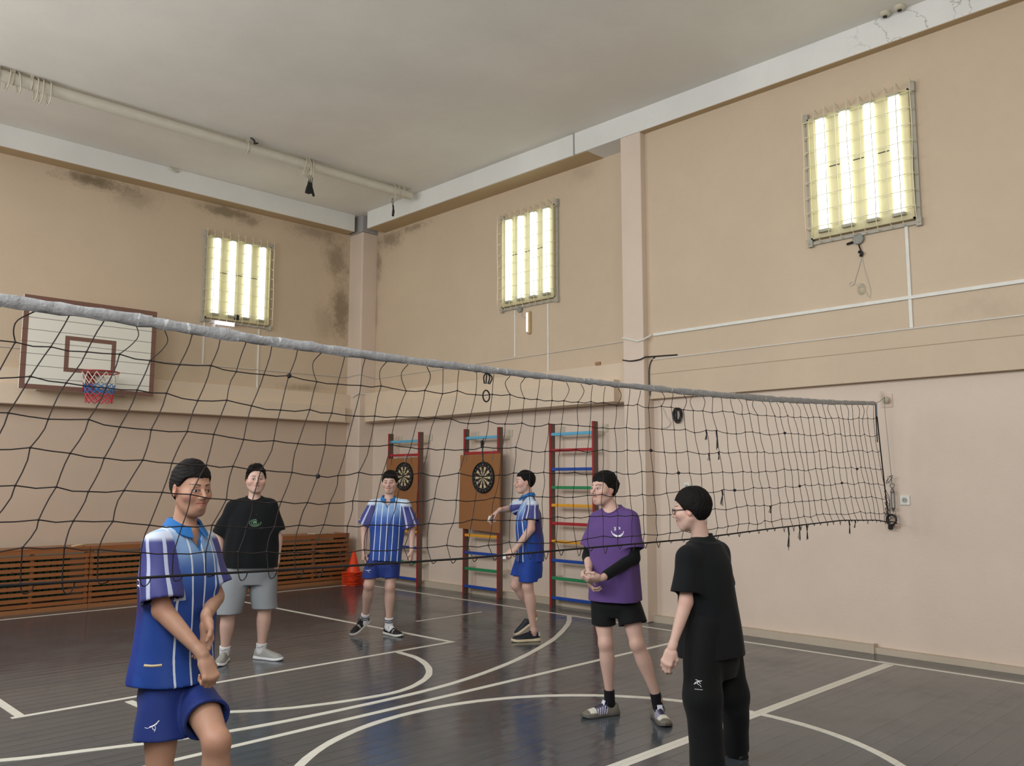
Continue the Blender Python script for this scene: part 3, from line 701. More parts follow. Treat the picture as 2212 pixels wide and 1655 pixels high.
def hardboard(y0, y1, z0, z1, label):
    m = MB(); sk = .012
    pts = [(y0 + sk, z0 - .018), (y1 + sk, z0 + .018), (y1 - .012, z1), (y0 - .0, z1 + .01)]
    m.add([(8.372, p[0], p[1]) for p in pts] + [(8.390, p[0], p[1]) for p in pts], [(0, 1, 2, 3)[::-1], (4, 5, 6, 7), (0, 1, 5, 4), (1, 2, 6, 5), (2, 3, 7, 6), (3, 0, 4, 7)])
    s = thing('hardboard_panel', (8.38, (y0 + y1) / 2, z0), label, 'panel', 'hardboard panels on wall bars'); m.build('panel', M_hard, s)
    m = MB()
    for y in (y0 + .15, y1 - .15): m.tube([(8.425, y, z1 + .04), (8.40, y, z1 + .06), (8.365, y, z1 + .02), (8.365, y, z1 - .10)], .003, 5)
    m.build('hanging_wire', M_steel, s)
hardboard(10.56, 11.38, .91, 1.99, 'brown hardboard hung on the wall bars nearest the corner')
hardboard(8.70, 9.56, .93, 2.015, 'brown hardboard hung on the middle wall bars')
# dartboard face: rings and sectors worked out from the face coordinates
t = NT('dartboard_face'); co = t.coord('Object'); X = t.xyz(co)
r = t.math('SQRT', t.math('ADD', t.math('MULTIPLY', X[0], X[0]), t.math('MULTIPLY', X[1], X[1])))
ang = t.math('ARCTAN2', X[0], X[1]); sec = t.math('FLOOR', t.math('ADD', t.math('DIVIDE', ang, math.pi / 10), 20.5))
odd = t.math('MODULO', sec, 2.0)
field = t.mix(odd, rgb(32, 26, 26), rgb(206, 190, 150)); rg = t.mix(odd, rgb(120, 30, 36), rgb(30, 84, 58))
def band(a, b): return t.math('MULTIPLY', t.math('GREATER_THAN', r, a), t.math('LESS_THAN', r, b))
col = t.mix(band(.094, .103), field, rg); col = t.mix(band(.155, .165), col, rg); col = t.mix(t.math('LESS_THAN', r, .018), col, rgb(30, 84, 58)); col = t.mix(t.math('LESS_THAN', r, .008), col, rgb(130, 30, 36))
col = t.mix(t.math('GREATER_THAN', r, .165), col, rgb(24, 26, 28)); t.base(col, .7, 0, .3); M_dart = t.m
M_dartrim = simple('dartboard_rim', rgb(22, 26, 26), .5)
def text_mesh(s, size):
    c = bpy.data.curves.new('t', 'FONT'); c.body = s; c.size = size; c.align_x = 'CENTER'; c.align_y = 'CENTER'; c.extrude = .0006; c.resolution_u = 2
    o = bpy.data.objects.new('t', c); COL.objects.link(o); dg = bpy.context.evaluated_depsgraph_get(); me = o.evaluated_get(dg).to_mesh()
    vs = [tuple(v.co) for v in me.vertices]; fs = [tuple(p.vertices) for p in me.polygons]; o.evaluated_get(dg).to_mesh_clear(); bpy.data.objects.remove(o); bpy.data.curves.remove(c)
    return vs, fs
M_num = simple('number_wire', rgb(170, 172, 170), .4)
nums = ['20', '1', '18', '4', '13', '6', '10', '15', '2', '17', '3', '19', '7', '16', '8', '11', '14', '9', '12', '5']
nm = MB()
for k, q in enumerate(nums):
    a = 2 * math.pi * k / 20; vs, fs = text_mesh(q, .026)
    ca, sa = math.cos(-a), math.sin(-a)
    nm.add([(v[0] * ca - v[1] * sa + .187 * math.sin(a), v[0] * sa + v[1] * ca + .187 * math.cos(a), v[2] + .0215) for v in vs], fs)
db = thing('dartboard', (8.372, 9.035, 1.685), 'round dartboard hung on the middle hardboard', 'dartboard', 'dartboards')
m = MB(); m.lathe([(0, .02), (.205, .02)], (0, 0, 0), (0, 0, 1), 60); face = m.build('target_face', M_dart, db)
m = MB(); m.lathe([(.205, .0), (.226, .0), (.228, .012), (.222, .03), (.212, .033), (.206, .028), (.205, .0)], (0, 0, 0), (0, 0, 1), 60)
rim_ = m.build('outer_rim', M_dartrim, db, smooth=True); num_ = nm.build('number_ring', M_num, db)
m = MB()
for k in range(20):
    a = 2 * math.pi * (k + .5) / 20; m.tube([(.018 * math.sin(a), .018 * math.cos(a), .021), (.166 * math.sin(a), .166 * math.cos(a), .021)], .0008, 4)
for rr in (.008, .018, .094, .103, .155, .165): m.tube([(rr * math.cos(a), rr * math.sin(a), .021) for a in np.linspace(0, 2 * math.pi, 41)[:-1]], .0008, 4, closed=True)
wir = m.build('divider_wires', M_steel, db)
for o in (face, rim_, num_, wir): o.matrix_parent_inverse = Matrix.Identity(4)
db.rotation_euler = Matrix(((0, 0, -1), (-1, 0, 0), (0, 1, 0))).to_euler()      # face looks towards -x
db2 = db.copy(); COL.objects.link(db2); db2.location = (8.372, 10.885, 1.705); db2['label'] = 'round dartboard behind the head of the smiling player'
for ch in (face, rim_, num_, wir):
    c = ch.copy(); COL.objects.link(c); c.parent = db2
CORD = MB(); m = CORD; m.tube([(8.40, 9.07, 2.25), (8.36, 9.06, 2.20), (8.355, 9.055, 2.06), (8.36, 9.04, 1.91)], .006, 6); m.obox((8.36, 9.06, 2.16), (.012, 0, 0), (0, .02, 0), (0, 0, .055))
o = m.build('hanging_cord', M_black, db); o['label'] = 'black cord with a clip'
m = MB(); m.tube([(8.40, 10.89, 2.05), (8.365, 10.885, 1.98), (8.365, 10.885, 1.93)], .003, 5)
o = m.build('hanging_cord', M_cable, db2); o['label'] = 'thin pale string'

# ------------------------------------------------------------------ volleyball net across the hall
NY = 3.25
def interp(tab, x): return float(np.interp(x, [a for a, b in tab], [b for a, b in tab]))
top_tab = [(-.7, 2.33), (.0, 2.28), (.4, 2.265), (.77, 2.255), (1.2, 2.25), (1.7, 2.232), (2.14, 2.226), (2.6, 2.222), (3.3, 2.226), (4.1, 2.232), (5.0, 2.245), (6.0, 2.27), (7.0, 2.31), (7.97, 2.362)]
bot_tab = [(-.7, 1.31), (.83, 1.30), (1.85, 1.277), (2.87, 1.26), (4.93, 1.262), (6.0, 1.29), (7.17, 1.312), (7.9, 1.29), (8.2, 1.255)]
shift_tab = [(-.7, -.52), (1.0, -.44), (1.5, -.33), (2.0, -.26), (2.6, -.24), (3.3, -.12), (4.2, -.02), (5.0, .10), (6.2, .34), (7.2, .36), (8.0, .22)]
M_cord = simple('net_cord', rgb(34, 26, 24), .8); M_cord2 = simple('net_rope', rgb(24, 20, 20), .8)
t = NT('tape_grey'); co = t.coord(); a_ = t.noise(t.scale(co, (10, 14, 12)), 2, 3, .55); b_ = t.noise(t.scale(co, (34, 20, 14)), 1, 3)
t.base(t.mix(t.ramp(b_, .64, .70), t.mix(a_, rgb(132, 134, 136), rgb(168, 170, 172)), rgb(205, 208, 210)), .42, 0, .5); t.bump(t.math('ADD', a_, t.math('MULTIPLY', b_, .6)), .7, .012); M_tape = t.m
net = thing('volleyball_net', (3.8, NY, 1.25), 'black volleyball net with grey top tape stretched across the hall', 'net')
m = MB(); xsn = np.linspace(-.75, 7.975, 190)
ringn = 10; vs = []; fs = []
rnd = random.Random(3)
for i, x in enumerate(xsn):
    w = rnd.uniform(-.003, .003); h = .020 + rnd.uniform(-.0035, .0035) + .003 * math.sin(x * 1.3); d = .011 + rnd.uniform(-.003, .003)
    for k in range(ringn):
        a = 2 * math.pi * k / ringn; vs.append((x, NY + w + d * math.cos(a), interp(top_tab, x) + h * math.sin(a) + (rnd.uniform(-.002, .002))))
for i in range(len(xsn) - 1):
    for k in range(ringn):
        k2 = (k + 1) % ringn; fs.append((i * ringn + k, i * ringn + k2, (i + 1) * ringn + k2, (i + 1) * ringn + k))
m.add(vs, fs); m.build('top_tape', M_tape, net, smooth=True)
NR = 8; cols = []; x = -.62
while x < 7.96: cols.append(x); x += .115 + rnd.uniform(-.012, .012)
ROWS = [(-.7, (.12, .25, .385, .51, .64, .76, .86)), (1.0, (.12, .25, .385, .51, .64, .76, .86)), (2.1, (.14, .285, .43, .57, .70, .81, .93)), (3.2, (.115, .27, .415, .555, .69, .81, .94)), (4.4, (.10, .252, .402, .544, .682, .815, .949)), (8.2, (.12, .26, .40, .545, .68, .80, .93))]
def rowz_at(x, r): return 0.0 if r == 0 else float(np.interp(x, [a for a, b in ROWS], [b[r - 1] for a, b in ROWS]))
nodes = []
for ci, x in enumerate(cols):
    zt, sh = interp(top_tab, x) - .02, interp(shift_tab, x); c = []
    for r_ in range(NR):
        if r_ == 0: c.append(np.array([x, NY, zt])); continue
        f = rowz_at(x, r_); xx = x + sh * (f ** 1.0) + rnd.uniform(-.010, .010)
        zb = interp(bot_tab, xx); z = zt + (zb - zt) * f + rnd.uniform(-.011, .011)
        if x > 7.2: xx = min(xx, 7.97 + .17 * f)
        c.append(np.array([xx, NY + .02 * math.sin(x * 1.7 + f * 3) + rnd.uniform(-.006, .006), z]))
    nodes.append(c)
mesh = MB(); cr = .0023
for ci, c in enumerate(nodes):
    for r_ in range(NR - 1):
        a, b = c[r_], c[r_ + 1]; wig = rnd.choice([0, 0, 1, -1]) * (.03 if r_ == 0 else .006) + rnd.uniform(-.006, .006)
        mid1 = a * .67 + b * .33 + np.array([wig, 0, .0]); mid2 = a * .35 + b * .65 + np.array([wig * .8, 0, -.0])
        mesh.tube(smooth_path([a, mid1, mid2, b], 3) if abs(wig) > .012 else [a, mid1, mid2, b], cr, 4)
    # tail: last half mesh down to the rope, with a hanging loop
    a = c[-1]; xb = a[0] + .012; zb = interp(bot_tab, xb); lp = rnd.uniform(.008, .042)
    mesh.tube(smooth_path([a, (xb - .005, NY, zb + .01), (xb, NY - .008, zb - lp * .8), (xb + .018, NY, zb - lp), (xb + .034, NY + .006, zb - lp * .6), (xb + .036, NY, zb)], 3), cr, 4)
for r_ in range(1, NR):
    for ci in range(len(nodes) - 1):
        a, b = nodes[ci][r_], nodes[ci + 1][r_]; mesh.tube([a, (a + b) / 2 + np.array([0, 0, -.004 + rnd.uniform(-.003, .003)]), b], cr, 4)
for ci, c in enumerate(nodes):
    for r_ in range(1, NR):
        p = c[r_]; kk = .0046 if p[0] < 3 else .005; mesh.lathe([(0, -kk * 1.3), (kk, -kk * .4), (kk, kk * .5), (0, kk * 1.3)], p, (0, 1, 0), 6)
mesh.build('net_mesh', M_cord, net)
m = MB(); m.tube(smooth_path([(x, NY + rnd.uniform(-.002, .002), interp(bot_tab, x)) for x in np.linspace(-.75, 8.12, 70)], 2), .0055, 6); m.tube([(8.12, NY, 1.265), (8.3, NY + .02, 1.262), (8.46, NY + .05, 1.24)], .006, 5)
m.build('bottom_rope', M_cord2, net)
m = MB(); pts = [(7.975, NY, 2.35), (8.0, NY, 2.2), (8.02, NY, 2.05), (8.06, NY, 1.8), (8.10, NY, 1.55), (8.14, NY, 1.30), (8.17, NY, 1.26)]
m.tube(smooth_path(pts, 4), .006, 5); m.tube(smooth_path([(7.975, NY, 2.34), (7.97, NY, 2.2), (7.975, NY, 2.0)], 4), .005, 5)
last = nodes[-1]
for r_ in range(1, NR):
    z = last[r_][2]; xr = float(np.interp(-z, [-2.35, -2.2, -2.05, -1.8, -1.55, -1.3], [7.975, 8.0, 8.02, 8.06, 8.10, 8.14])); m.tube([last[r_], (xr, NY, z + .02)], cr, 4)
for k in range(6): m.tube(smooth_path([(8.08, NY, 1.6 - .05 * k), (8.17 + .02 * math.sin(k), NY + .02, 1.55 - .05 * k), (8.2, NY, 1.47 - .04 * k), (8.13, NY - .01, 1.40 - .03 * k)], 4), .0028, 4)
m.build('side_cord', M_cord2, net)
m = MB(); m.obox((7.985, NY - .002, 2.30), (.011, 0, -.003), (0, .004, 0), (0, 0, .06)); m.build('blue_side_tape', simple('pale_blue_tape', rgb(150, 176, 196), .5), net)
# frayed knots and hanging tassels
def tassel(x, z, L, n=5):
    q = min((n_ for c_ in nodes for n_ in c_[1:]), key=lambda n_: (n_[0] - x) ** 2 + (n_[2] - z) ** 2)
    if z > 1.36: x, z = float(q[0]), float(q[2])
    else: z = interp(bot_tab, x)
    m = MB(); m.tube([(x, NY, z), (x + .003, NY - .004, z - L * .35)], .006, 5)
    for k in range(n): m.tube([(x, NY - .004, z - L * .25), (x + rnd.uniform(-.014, .014), NY + rnd.uniform(-.01, .01), z - L * rnd.uniform(.8, 1))], .0022, 4)
    m.build('frayed_knot', M_cord2, net)
for x, z, L in ((5.05, 2.00, .07), (5.28, 2.03, .14), (5.25, 1.60, .12), (5.10, 1.83, .05), (5.27, 1.82, .06), (6.22, 1.32, .19), (6.02, 1.43, .06), (6.40, 1.36, .12), (6.52, 1.30, .13), (7.30, 1.33, .13), (7.42, 1.33, .07)): tassel(x, z, L)
for x, z in ((1.98, 1.72), (1.85, 2.07), (4.45, 1.86), (4.75, 1.72), (5.35, 1.58), (6.15, 2.0), (7.55, 1.78), (6.4, 1.62), (7.2, 1.62)):
    q = min((n_ for c_ in nodes for n_ in c_[1:]), key=lambda n_: (n_[0] - x) ** 2 + (n_[2] - z) ** 2); MB().lathe([(0, -.012), (.010, -.007), (.011, .004), (0, .012)], (q[0], q[1] - .003, q[2]), (0, 0, 1), 6).build('knot', M_cord2, net)
m = MB()
m.tube([(3.02 + .024 * math.cos(a), NY - .006, 2.085 + .03 * math.sin(a)) for a in np.linspace(0, 2 * math.pi, 15)[:-1]], .004, 5, closed=True)
for dx in (-.03, -.01, .012, .03): m.tube(smooth_path([(3.03, NY, 2.21), (3.03 + dx, NY - .008, 2.185), (3.03 + dx * .6, NY, 2.15)], 4), .004, 5)
m.build('tied_cord', M_cord2, net)
# wall anchors with cable and turnbuckle
an = thing('wall_anchor', (8.47, 3.335, 2.36), 'upper net anchor plate with a white pulley on the right wall', 'anchor')
MB().box((8.462, 3.285, 2.36), (8.47, 3.40, 2.49)).build('anchor_plate', simple('plate_painted', rgb(206, 184, 164), .5), an)
m = MB(); m.lathe([(.012, -.03), (.034, -.014), (.034, -.008), (.024, 0), (.034, .008), (.034, .014), (.012, .03)], (8.425, 3.335, 2.43), (0, 1, 0), 20); m.box((8.42, 3.35, 2.42), (8.47, 3.37, 2.44)); m.tube([(8.43, 3.375, 2.44), (8.43, 3.38, 2.52)], .006, 6); m.build('pulley', M_cream, an)
m = MB(); m.tube([(7.97, NY, 2.36), (8.2, NY + .05, 2.40), (8.40, 3.33, 2.455), (8.39, 3.335, 2.43), (8.40, 3.335, 2.3), (8.41, 3.32, 1.9), (8.42, 3.31, 1.62)], .0028, 5)
one(m, 'steel_cable', M_steel, 'thin steel cable from net top over the pulley down to the turnbuckle', 'cable')
tb = thing('turnbuckle', (8.42, 3.31, 1.30), 'dark steel turnbuckle with coiled wire below the net pulley', 'turnbuckle')
m = MB(); 
for dy in (-.014, .014): m.box((8.413, 3.31 + dy - .005, 1.385), (8.427, 3.31 + dy + .005, 1.535))
m.lathe([(.018, 0), (.02, .01), (.012, .04), (0, .05)], (8.42, 3.31, 1.53), (0, 0, 1), 12); m.lathe([(0, -.04), (.018, -.01), (.02, 0)], (8.42, 3.31, 1.39), (0, 0, 1), 12); m.build('turnbuckle_body', M_steel, tb)
m = MB(); m.tube([(8.42, 3.31 + .02 * math.cos(a), 1.60 + .02 * math.sin(a)) for a in np.linspace(0, 2 * math.pi, 13)[:-1]], .005, 6, closed=True); m.build('eye_ring', M_steel, tb)
m = MB()
for k in range(5):
    m.tube([(8.41 + .01 * math.cos(3 * a), 3.33 + (.02 + .008 * k) * math.cos(a + k), (1.66 if k < 3 else 1.33) + (.03 + .006 * k) * math.sin(a)) for a in np.linspace(0, 2 * math.pi, 15)[:-1]], .0022, 4, closed=True)
m.build('coiled_wire', M_steel, tb)
an = thing('wall_anchor', (8.47, 3.33, 1.19), 'lower net anchor plate holding a black wrapped ring', 'anchor')
MB().box((8.462, 3.27, 1.195), (8.47, 3.37, 1.33)).build('anchor_plate', simple('plate_painted2', rgb(206, 184, 164), .5), an)
m = MB(); m.tube([(8.40 + .01 * math.sin(a), 3.325 + .045 * math.cos(a), 1.275 + .048 * math.sin(a)) for a in np.linspace(0, 2 * math.pi, 25)[:-1]], .010, 7, closed=True); m.lathe([(0, -.03), (.022, -.02), (.024, .015), (0, .025)], (8.41, 3.34, 1.205), (0, 0, 1), 10)
m.tube([(8.42, 3.34, 1.21), (8.47, 3.33, 1.22)], .008, 6); m.build('wrapped_ring', M_black, an)
# ------------------------------------------------------------------ smooth solids for figures (signed distance fields, meshed once)
f32 = np.float32
def unit(v): v = np.array(v, float); return v / (np.linalg.norm(v) + 1e-12)
class Pm:
    """one primitive: distance function, bounding box, blend radius, operation"""
    def __init__(s, fn, lo, hi, k=0.02, op='u'): s.fn, s.lo, s.hi, s.k, s.op = fn, np.array(lo, float), np.array(hi, float), k, op
def smin(a, b, k):
    if k <= 1e-5: return np.minimum(a, b)
    h = np.maximum(k - np.abs(a - b), 0) / k
    return np.minimum(a, b) - h * h * k * 0.25
def cone(a, b, ra, rb=None, k=0.02, op='u', prof=None, flat=None):
    """round limb a->b; prof = [(t, r)...]; flat = (axis, q) squashes along axis"""
    a, b = np.array(a, float), np.array(b, float); rb = ra if rb is None else rb
    ab = b - a; L2 = float(ab @ ab) + 1e-12
    ts, rs = ([p[0] for p in prof], [p[1] for p in prof]) if prof else ([0, 1], [ra, rb])
    R = max(rs) * (1.0 if not flat else max(1, flat[1]))
    def fn(X, Y, Z):
        x, y, z = X - a[0], Y - a[1], Z - a[2]
        t = np.clip((x * ab[0] + y * ab[1] + z * ab[2]) / L2, 0, 1)
        x, y, z = x - t * ab[0], y - t * ab[1], z - t * ab[2]
        r = np.interp(t, ts, rs)
        if flat:
            s, q = flat; c = x * s[0] + y * s[1] + z * s[2]; e = c * (1 / q - 1)
            x, y, z = x + e * s[0], y + e * s[1], z + e * s[2]
            return (np.sqrt(x * x + y * y + z * z) - r) * min(1, q)
        return np.sqrt(x * x + y * y + z * z) - r
    return Pm(fn, np.minimum(a, b) - R, np.maximum(a, b) + R, k, op)
def ell(c, ax, rad, k=0.02, op='u'):
    """ellipsoid with local axes ax (3 rows) and radii rad"""
    c = np.array(c, float); ax = np.array(ax, float); rad = np.array(rad, float); R = rad.max()
    def fn(X, Y, Z):
        x, y, z = X - c[0], Y - c[1], Z - c[2]
        k0 = 0; k1 = 0
        for i in range(3):
            q = x * ax[i][0] + y * ax[i][1] + z * ax[i][2]
            k0 = k0 + (q / rad[i]) ** 2; k1 = k1 + (q / rad[i] ** 2) ** 2
        k0 = np.sqrt(k0); return k0 * (k0 - 1) / (np.sqrt(k1) + 1e-9)
    return Pm(fn, c - R, c + R, k, op)
def loft(c0, L, Fw, U, tab, k=0.03, n=2.3, wave=None, clip=(True, True)):
    """torso-like solid: tab = [(h, half width, half depth, forward offset, left offset)...] along U from c0"""
    c0 = np.array(c0, float); tab = np.array([list(t) + [0] * (5 - len(t)) for t in tab], float)
    hs = tab[:, 0]; R = tab[:, 1].max() + .08; a, b = c0 + U * hs[0], c0 + U * hs[-1]
    hh = np.linspace(hs[0], hs[-1], 60); sm = [np.interp(hh, hs, tab[:, i]) for i in range(1, 5)]
    for i in range(4):
        v = sm[i]
        for _ in range(4): v = np.concatenate([[v[0]], (v[:-2] + 2 * v[1:-1] + v[2:]) / 4, [v[-1]]])
        sm[i] = v
    def fn(X, Y, Z):
        x, y, z = X - c0[0], Y - c0[1], Z - c0[2]
        h = x * U[0] + y * U[1] + z * U[2]; p = x * L[0] + y * L[1] + z * L[2]; q = x * Fw[0] + y * Fw[1] + z * Fw[2]
        w, d, of, ol = (np.interp(h, hh, s_) for s_ in sm)
        p = p - ol; q = q - of
        if wave is not None: e = wave(p, q, h)
        else: e = 0
        r = (np.abs(p / w) ** n + np.abs(q / d) ** n) ** (1 / n)
        g = (r - 1) * np.minimum(w, d) - e
        if clip[0]: g = np.maximum(g, hs[0] - h)
        if clip[1]: g = np.maximum(g, h - hs[-1])
        return g
    lo = np.minimum(a, b) - R; hi = np.maximum(a, b) + R
    return Pm(fn, lo, hi, k)
def field(prims, lo, hi, h):
    lo = np.array(lo, float); n = np.maximum(2, np.ceil((np.array(hi) - lo) / h).astype(int) + 1)
    ax = [lo[i] + h * np.arange(n[i]) for i in range(3)]; F = np.full(n, 1.0, f32)
    for p in prims:
        if p.op == 'i': sl = [slice(0, n[i]) for i in range(3)]
        else:
            m = p.k + 2.5 * h; i0 = np.maximum(0, np.floor((p.lo - m - lo) / h).astype(int)); i1 = np.minimum(n, np.ceil((p.hi + m - lo) / h).astype(int) + 1)
            if np.any(i1 <= i0): continue
            sl = [slice(i0[i], i1[i]) for i in range(3)]
        X, Y, Z = ax[0][sl[0]][:, None, None], ax[1][sl[1]][None, :, None], ax[2][sl[2]][None, None, :]
        d = p.fn(X, Y, Z); S = F[tuple(sl)]
        if p.op == 'u': F[tuple(sl)] = smin(S, d, p.k)
        elif p.op == 's': F[tuple(sl)] = -smin(-S, d, p.k)
        else: F[tuple(sl)] = -smin(-S, -d, p.k)
    return F, lo, h
def nets(F, lo, h):
    """naive surface nets"""
    s = F < 0; n = np.array(F.shape)
    c = [s[i:n[0] - 1 + i, j:n[1] - 1 + j, k:n[2] - 1 + k] for i in (0, 1) for j in (0, 1) for k in (0, 1)]
    cnt = sum(q.astype(np.int8) for q in c); act = (cnt > 0) & (cnt < 8)
    ii = np.argwhere(act)
    if len(ii) == 0: return np.zeros((0, 3)), []
    idx = -np.ones(act.shape, np.int32); idx[act] = np.arange(len(ii))
    acc = np.zeros((len(ii), 3)); w = np.zeros(len(ii))
    corners = [(i, j, k) for i in (0, 1) for j in (0, 1) for k in (0, 1)]
    val = {cc: F[ii[:, 0] + cc[0], ii[:, 1] + cc[1], ii[:, 2] + cc[2]].astype(float) for cc in corners}
    for a in corners:
        for d in range(3):
            if a[d] == 1: continue
            b = list(a); b[d] = 1; b = tuple(b); va, vb = val[a], val[b]
            m = (va < 0) != (vb < 0)
            t = np.where(m, va / np.where(np.abs(va - vb) < 1e-12, 1, va - vb), 0)
            p = np.array(a, float)[None, :].repeat(len(ii), 0); p[:, d] += t
            acc += p * m[:, None]; w += m
    V = (ii + acc / np.maximum(w, 1)[:, None]) * h + lo
    faces = []
    for d in range(3):
        e1, e2 = [q for q in range(3) if q != d]
        sl0 = [slice(1, -1)] * 3; sl0[d] = slice(0, -1); sl1 = list(sl0); sl1[d] = slice(1, None)
        A, B = s[tuple(sl0)], s[tuple(sl1)]; m = np.argwhere(A != B)
        if len(m) == 0: continue
        base = m.copy(); base[:, e1] += 1; base[:, e2] += 1     # edge start in grid coords
        inside = A[m[:, 0], m[:, 1], m[:, 2]]
        def cell(o1, o2):
            q = base.copy(); q[:, e1] -= o1; q[:, e2] -= o2; return idx[q[:, 0], q[:, 1], q[:, 2]]
        q = np.stack([cell(1, 1), cell(0, 1), cell(0, 0), cell(1, 0)], 1)
        flip = inside if d != 1 else ~inside
        q[~flip] = q[~flip][:, ::-1]; q = q[(q >= 0).all(1)]; faces.append(q)
    return V, np.concatenate(faces)
def to_mesh_obj(name, V, Q, mat, parent, attrs=None, col=None, relax=1):
    me = bpy.data.meshes.new(name); nf = len(Q)
    if relax and nf:   # light smoothing of the net
        for _ in range(relax):
            acc = np.zeros_like(V); c = np.zeros(len(V))
            for i in range(4):
                a, b = Q[:, i], Q[:, (i + 1) % 4]
                np.add.at(acc, a, V[b]); np.add.at(c, a, 1)
            V = V * .5 + .5 * acc / np.maximum(c, 1)[:, None]
    me.vertices.add(len(V)); me.vertices.foreach_set('co', V.astype(f32).ravel())
    me.loops.add(nf * 4); me.loops.foreach_set('vertex_index', Q.astype(np.int32).ravel())
    me.polygons.add(nf); me.polygons.foreach_set('loop_start', np.arange(0, nf * 4, 4, dtype=np.int32)); me.polygons.foreach_set('loop_total', np.full(nf, 4, np.int32))
    me.polygons.foreach_set('use_smooth', np.ones(nf, bool))
    me.update(calc_edges=True); me.validate()
    if len(me.vertices) == len(V):
        if col is not None:
            a = me.color_attributes.new('col', 'FLOAT_COLOR', 'POINT'); cc = np.ones((len(V), 4), f32); cc[:, :3] = col; a.data.foreach_set('color', cc.ravel())
        for k_, v in (attrs or {}).items():
            a = me.attributes.new(k_, 'FLOAT', 'POINT'); a.data.foreach_set('value', v.astype(f32))
    me.materials.append(mat); o = bpy.data.objects.new(name, me); COL.objects.link(o)
    if parent is not None: o.parent = parent; o.matrix_parent_inverse = parent_matrix(parent).inverted()
    return o, V
def bounds(prims, pad=.02):
    u = [p for p in prims if p.op == 'u']; return np.min([p.lo for p in u], 0) - pad, np.max([p.hi for p in u], 0) + pad
def wob(seed, n, fr, amp):
    r = np.random.RandomState(seed); D = r.normal(size=(n, 3)); D /= np.linalg.norm(D, axis=1)[:, None]; ph = r.uniform(0, 6.28, n); F_ = r.uniform(fr[0], fr[1], n)
    def f(x, y, z):
        o = 0
        for i in range(n): o = o + np.sin((x * D[i][0] + y * D[i][1] + z * D[i][2]) * F_[i] + ph[i])
        return o * amp / math.sqrt(n)
    return f

# ------------------------------------------------------------------ figure materials
t = NT('skin'); t.b.inputs['Subsurface Weight'].default_value = .12; t.b.inputs['Subsurface Radius'].default_value = (.012, .005, .003); t.b.inputs['Subsurface Scale'].default_value = 1.0
c_ = t.attr('col', 'Color'); t.base(t.mix(t.math('MULTIPLY', t.noise(t.coord(), 60, 4), .16), c_, rgb(150, 92, 78)), .5, 0, .35); t.bump(t.noise(t.coord(), 240, 3), .12, .001); M_skin = t.m
t = NT('hair_dark'); co = t.coord(); n_ = t.noise(t.scale(co, (260, 260, 40)), 1, 2)
t.base(t.mix(n_, rgb(9, 8, 8), rgb(24, 20, 18)), .75, 0, .18); t.bump(n_, .6, .004); M_hair = t.m
def cloth(name, c, rough=.85, var=.1):
    t = NT(name); co = t.coord(); n1 = t.noise(co, 5, 3); n2 = t.noise(co, 420, 2)
    t.base(t.mix(n1, tuple(v * (1 - var) for v in c), tuple(v * (1 + var) for v in c)), rough, 0, .2)
    t.b.inputs['Sheen Weight'].default_value = .05
    t.bump(t.math('ADD', t.math('MULTIPLY', n2, .3), t.noise(co, 14, 4)), .28, .006); return t.m
t = NT('vertex_painted_shoe'); t.base(t.attr('col', 'Color'), .55, 0, .4); t.bump(t.noise(t.coord(), 300, 2), .15, .002); M_shoe = t.m
def jersey(name, back_purple=True):
    """blue sublimated jersey: pale shoulders, deep blue body, white pinstripes; coordinates are the cloth's own"""
    t = NT(name); u, v, s, a, f = (t.attr(q) for q in ('su', 'sv', 'ss', 'sa', 'sf'))
    base = t.mix(t.ramp(v, .34, .44), rgb(34, 72, 152), rgb(60, 98, 172)); base = t.mix(t.ramp(v, .44, .56), base, rgb(126, 158, 200)); base = t.mix(t.ramp(v, .57, .64), base, rgb(176, 196, 218))
    k = t.math('FRACT', t.math('ADD', t.math('DIVIDE', u, .064), 10.25)); st = t.math('LESS_THAN', t.math('ABSOLUTE', t.math('SUBTRACT', k, .5)), .062)
    k2 = t.math('FRACT', t.math('ADD', t.math('DIVIDE', u, .128), 10.37)); base = t.mix(t.math('MULTIPLY', t.math('LESS_THAN', k2, .5), t.math('MULTIPLY', t.ramp(v, .5, .4), .35)), base, rgb(28, 52, 118))
    side = t.math('LESS_THAN', t.math('ABSOLUTE', u), .160)
    fr_ = t.ramp(f, -.045, -.02)
    base = t.mix(t.math('MULTIPLY', t.math('MULTIPLY', t.math('MULTIPLY', st, side), fr_), .92), base, rgb(214, 224, 236))
    if back_purple:
        bk = t.ramp(f, -.02, -.045); base = t.mix(bk, base, t.mix(t.ramp(v, .20, .34), rgb(34, 56, 136), rgb(56, 48, 104)))
    sl = t.mix(t.ramp(v, .575, .60), rgb(62, 64, 128), rgb(196, 206, 222))
    sl = t.mix(t.ramp(v, .30, .22), sl, rgb(52, 54, 120))
    ks = t.math('FRACT', t.math('ADD', t.math('DIVIDE', a, .075), 10.2)); ss = t.math('LESS_THAN', t.math('ABSOLUTE', t.math('SUBTRACT', ks, .5)), .11)
    sl = t.mix(t.math('MULTIPLY', ss, .8), sl, rgb(196, 206, 226))
    t.base(t.mix(t.ramp(s, .45, .55), base, sl), .55, 0, .35)
    t.bump(t.math('ADD', t.noise(t.coord(), 12, 3), t.math('MULTIPLY', t.noise(t.coord(), 500, 1), .15)), .25, .006)
    return t.m
M_jersey = jersey('blue_jersey')

